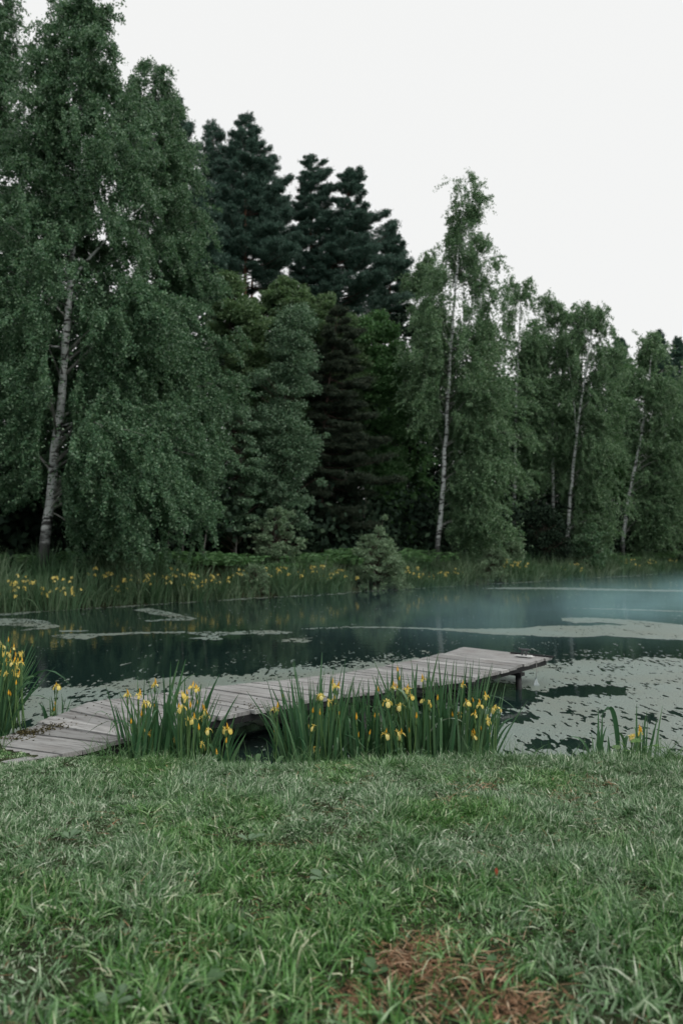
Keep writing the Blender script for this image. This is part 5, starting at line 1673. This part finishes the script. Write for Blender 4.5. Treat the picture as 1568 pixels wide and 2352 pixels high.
# bare thin saplings
for (pts, s, lab) in (([(384, 1290), (388, 1220), (392, 1140)], 4, 'thin bare sapling stem left of the pair of leaning saplings'), ([(415, 1290), (424, 1220), (422, 1150), (428, 1080)], 4.2, 'thin crooked bare sapling in front of the dark forest'), ([(463, 1285), (478, 1190), (492, 1120)], 4, 'thin bare sapling leaning right in front of the dark forest'),
                      ([(826, 1260), (834, 1200), (842, 1130)], 6, 'thin pale sapling behind the willow bush')):
    Y = bank_depth(pts[0][0], s)
    P = np.array([at_depth(x, y, Y) for x, y in pts]); g = float(ground_h(P[0, 0], P[0, 1])); P[0, 2] = g - .1
    o3 = np.array([P[0, 0], P[0, 1], g])
    root = empty('sapling', tuple(o3), lab, 'sapling')
    Cc = smooth_path(P, 10); b = MB(); b.tube(Cc, np.linspace(.035, .015, 10), 6); b.build('trunk', M['grey_bark'], root, True, (0, 0, 0), o3)
    n = 420
    r = np.random.default_rng(int(pts[0][0]))
    k = r.integers(6, 10, n)
    V, F = leaf_quads(Cc[k] + r.normal(0, .35, (n, 3)) - o3 + np.array([0, 0, .2]), r.normal(size=(n, 3)), .09, .055)
    mesh_np('crown', V, F, M['birch_leaf'], root)


# the deep wood behind
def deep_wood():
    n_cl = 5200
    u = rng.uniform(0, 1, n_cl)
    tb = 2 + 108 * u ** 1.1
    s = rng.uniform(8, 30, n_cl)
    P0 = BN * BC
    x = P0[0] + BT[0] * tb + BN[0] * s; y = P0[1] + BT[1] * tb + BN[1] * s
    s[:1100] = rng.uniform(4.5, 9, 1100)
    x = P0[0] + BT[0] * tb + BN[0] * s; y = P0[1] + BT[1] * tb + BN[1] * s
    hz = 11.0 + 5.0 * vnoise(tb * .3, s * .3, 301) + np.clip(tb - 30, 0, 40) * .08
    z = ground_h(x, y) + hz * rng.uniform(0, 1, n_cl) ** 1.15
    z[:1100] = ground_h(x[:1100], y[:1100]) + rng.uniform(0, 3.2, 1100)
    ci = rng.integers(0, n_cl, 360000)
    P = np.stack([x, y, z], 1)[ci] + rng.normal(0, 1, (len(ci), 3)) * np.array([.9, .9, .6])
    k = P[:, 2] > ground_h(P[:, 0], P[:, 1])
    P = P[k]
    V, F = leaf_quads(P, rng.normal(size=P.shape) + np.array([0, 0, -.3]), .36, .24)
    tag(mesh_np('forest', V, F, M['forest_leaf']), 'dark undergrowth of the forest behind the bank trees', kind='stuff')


deep_wood()

# ------------------------------------------------------------------ mist lying on the water
def mist():
    m, nt, out = new_mat('morning mist')
    tc = nt.nodes.new('ShaderNodeTexCoord')
    n1 = noise(nt, objcoord(nt, (1, 1, .35)), 0.26, 4, 0.66)
    f = ramp(nt, n1, [(0.45, (0.10, 0.10, 0.10)), (0.66, (1, 1, 1))])
    sx = N(nt, 'ShaderNodeSeparateXYZ'); nt.links.new(tc.outputs['Object'], sx.inputs[0])
    def mr(sock, a, b, c, d):
        q = N(nt, 'ShaderNodeMapRange'); q.inputs[1].default_value = a; q.inputs[2].default_value = b; q.inputs[3].default_value = c; q.inputs[4].default_value = d
        nt.links.new(sock, q.inputs[0]); return q.outputs[0]
    def mul(a, b):
        q = N(nt, 'ShaderNodeMath', operation='MULTIPLY')
        for i, v in enumerate((a, b)):
            if isinstance(v, (int, float)): q.inputs[i].default_value = v
            else: nt.links.new(v, q.inputs[i])
        return q.outputs[0]
    along = mul(mr(sx.outputs[0], 12, 24, 0.10, 1.0), mr(sx.outputs[0], 32, 66, 1.0, 0.16))
    up = mr(sx.outputs[2], -0.35, 0.75, 1.0, 0.0)
    side = mr(sx.outputs[1], -18, -14, 0.0, 1.0)
    edge = mr(sx.outputs[1], -13.0, -7.0, 1.0, 0.022)
    d = mul(mul(mul(mul(f, along), mul(up, up)), side), mul(edge, MIST))
    v = nt.nodes.new('ShaderNodeVolumePrincipled')
    v.inputs['Color'].default_value = (0.52, 0.88, 0.93, 1)
    nt.links.new(d, v.inputs['Density'])
    nt.links.new(v.outputs[0], out.inputs['Volume'])
    b = MB(); b.hexa([(12, -18, WATER + .012), (85, -18, WATER + .012), (85, 1.8, WATER + .012), (12, 1.8, WATER + .012)], [(12, -18, 1.25), (85, -18, 1.25), (85, 1.8, 1.25), (12, 1.8, 1.25)])
    o = b.build('mist', m, None, False)
    P0 = BN * BC
    o.location = (P0[0], P0[1], 0); o.rotation_euler = (0, 0, math.atan2(BT[1], BT[0]))
    m.cycles.volume_step_rate = 0.2
    tag(o, 'thin morning mist drifting over the right half of the pond', kind='stuff')


MIST = 0.27
mist()

# ------------------------------------------------------------------ light, air, camera
world = bpy.data.worlds.new('World'); scene.world = world; world.use_nodes = True
nt = world.node_tree; nt.nodes.clear()
out = nt.nodes.new('ShaderNodeOutputWorld'); bg = nt.nodes.new('ShaderNodeBackground')
sky = nt.nodes.new('ShaderNodeTexSky'); sky.sky_type = 'NISHITA'; sky.sun_disc = False
SUN_EL, SUN_ROT = math.radians(48), math.radians(120)
sky.sun_elevation = SUN_EL; sky.sun_rotation = SUN_ROT
sky.dust_density = 4.0; sky.air_density = 1.0
bg.inputs[1].default_value = 0.10
# an overcast: the clear sky shows only faintly through an even pale cloud sheet
m = mixc(nt, 0.94, sky.outputs[0], (9.50, 9.54, 9.42))
nt.links.new(m, bg.inputs[0]); nt.links.new(bg.outputs[0], out.inputs[0])
sl = bpy.data.lights.new('sun', 'SUN'); sl.energy = 1.5; sl.angle = math.radians(30); sl.color = (1.0, 0.96, 0.9)
so = bpy.data.objects.new('sun', sl); COL.objects.link(so)
sd = np.array([math.sin(SUN_ROT) * math.cos(SUN_EL), math.cos(SUN_ROT) * math.cos(SUN_EL), math.sin(SUN_EL)])
import mathutils
so.rotation_euler = mathutils.Vector(-sd).to_track_quat('-Z', 'Y').to_euler()
so.location = (10, -10, 30)

cam = bpy.data.cameras.new('camera'); co = bpy.data.objects.new('camera', cam); COL.objects.link(co)
cam.sensor_fit = 'VERTICAL'; cam.sensor_height = 36.0; cam.lens = FPX / 2352.0 * 36.0
co.location = tuple(CAM); co.rotation_euler = (PI / 2 + TH, 0, 0)
cam.clip_start = 0.05; cam.clip_end = 2000
cam.dof.use_dof = True; cam.dof.focus_distance = 6.3; cam.dof.aperture_fstop = 1.8
scene.camera = co

scene.view_settings.view_transform = 'Standard'; scene.view_settings.look = 'None'
scene.view_settings.exposure = 0.0; scene.view_settings.gamma = 1.0
scene.render.engine = 'CYCLES'
cy = scene.cycles
cy.max_bounces = 5; cy.diffuse_bounces = 3; cy.glossy_bounces = 2; cy.transmission_bounces = 2; cy.transparent_max_bounces = 4; cy.volume_bounces = 0
cy.use_adaptive_sampling = True; cy.adaptive_threshold = 0.02
cy.use_denoising = True
cy.sample_clamp_indirect = 4.0
cy.caustics_reflective = False; cy.caustics_refractive = False
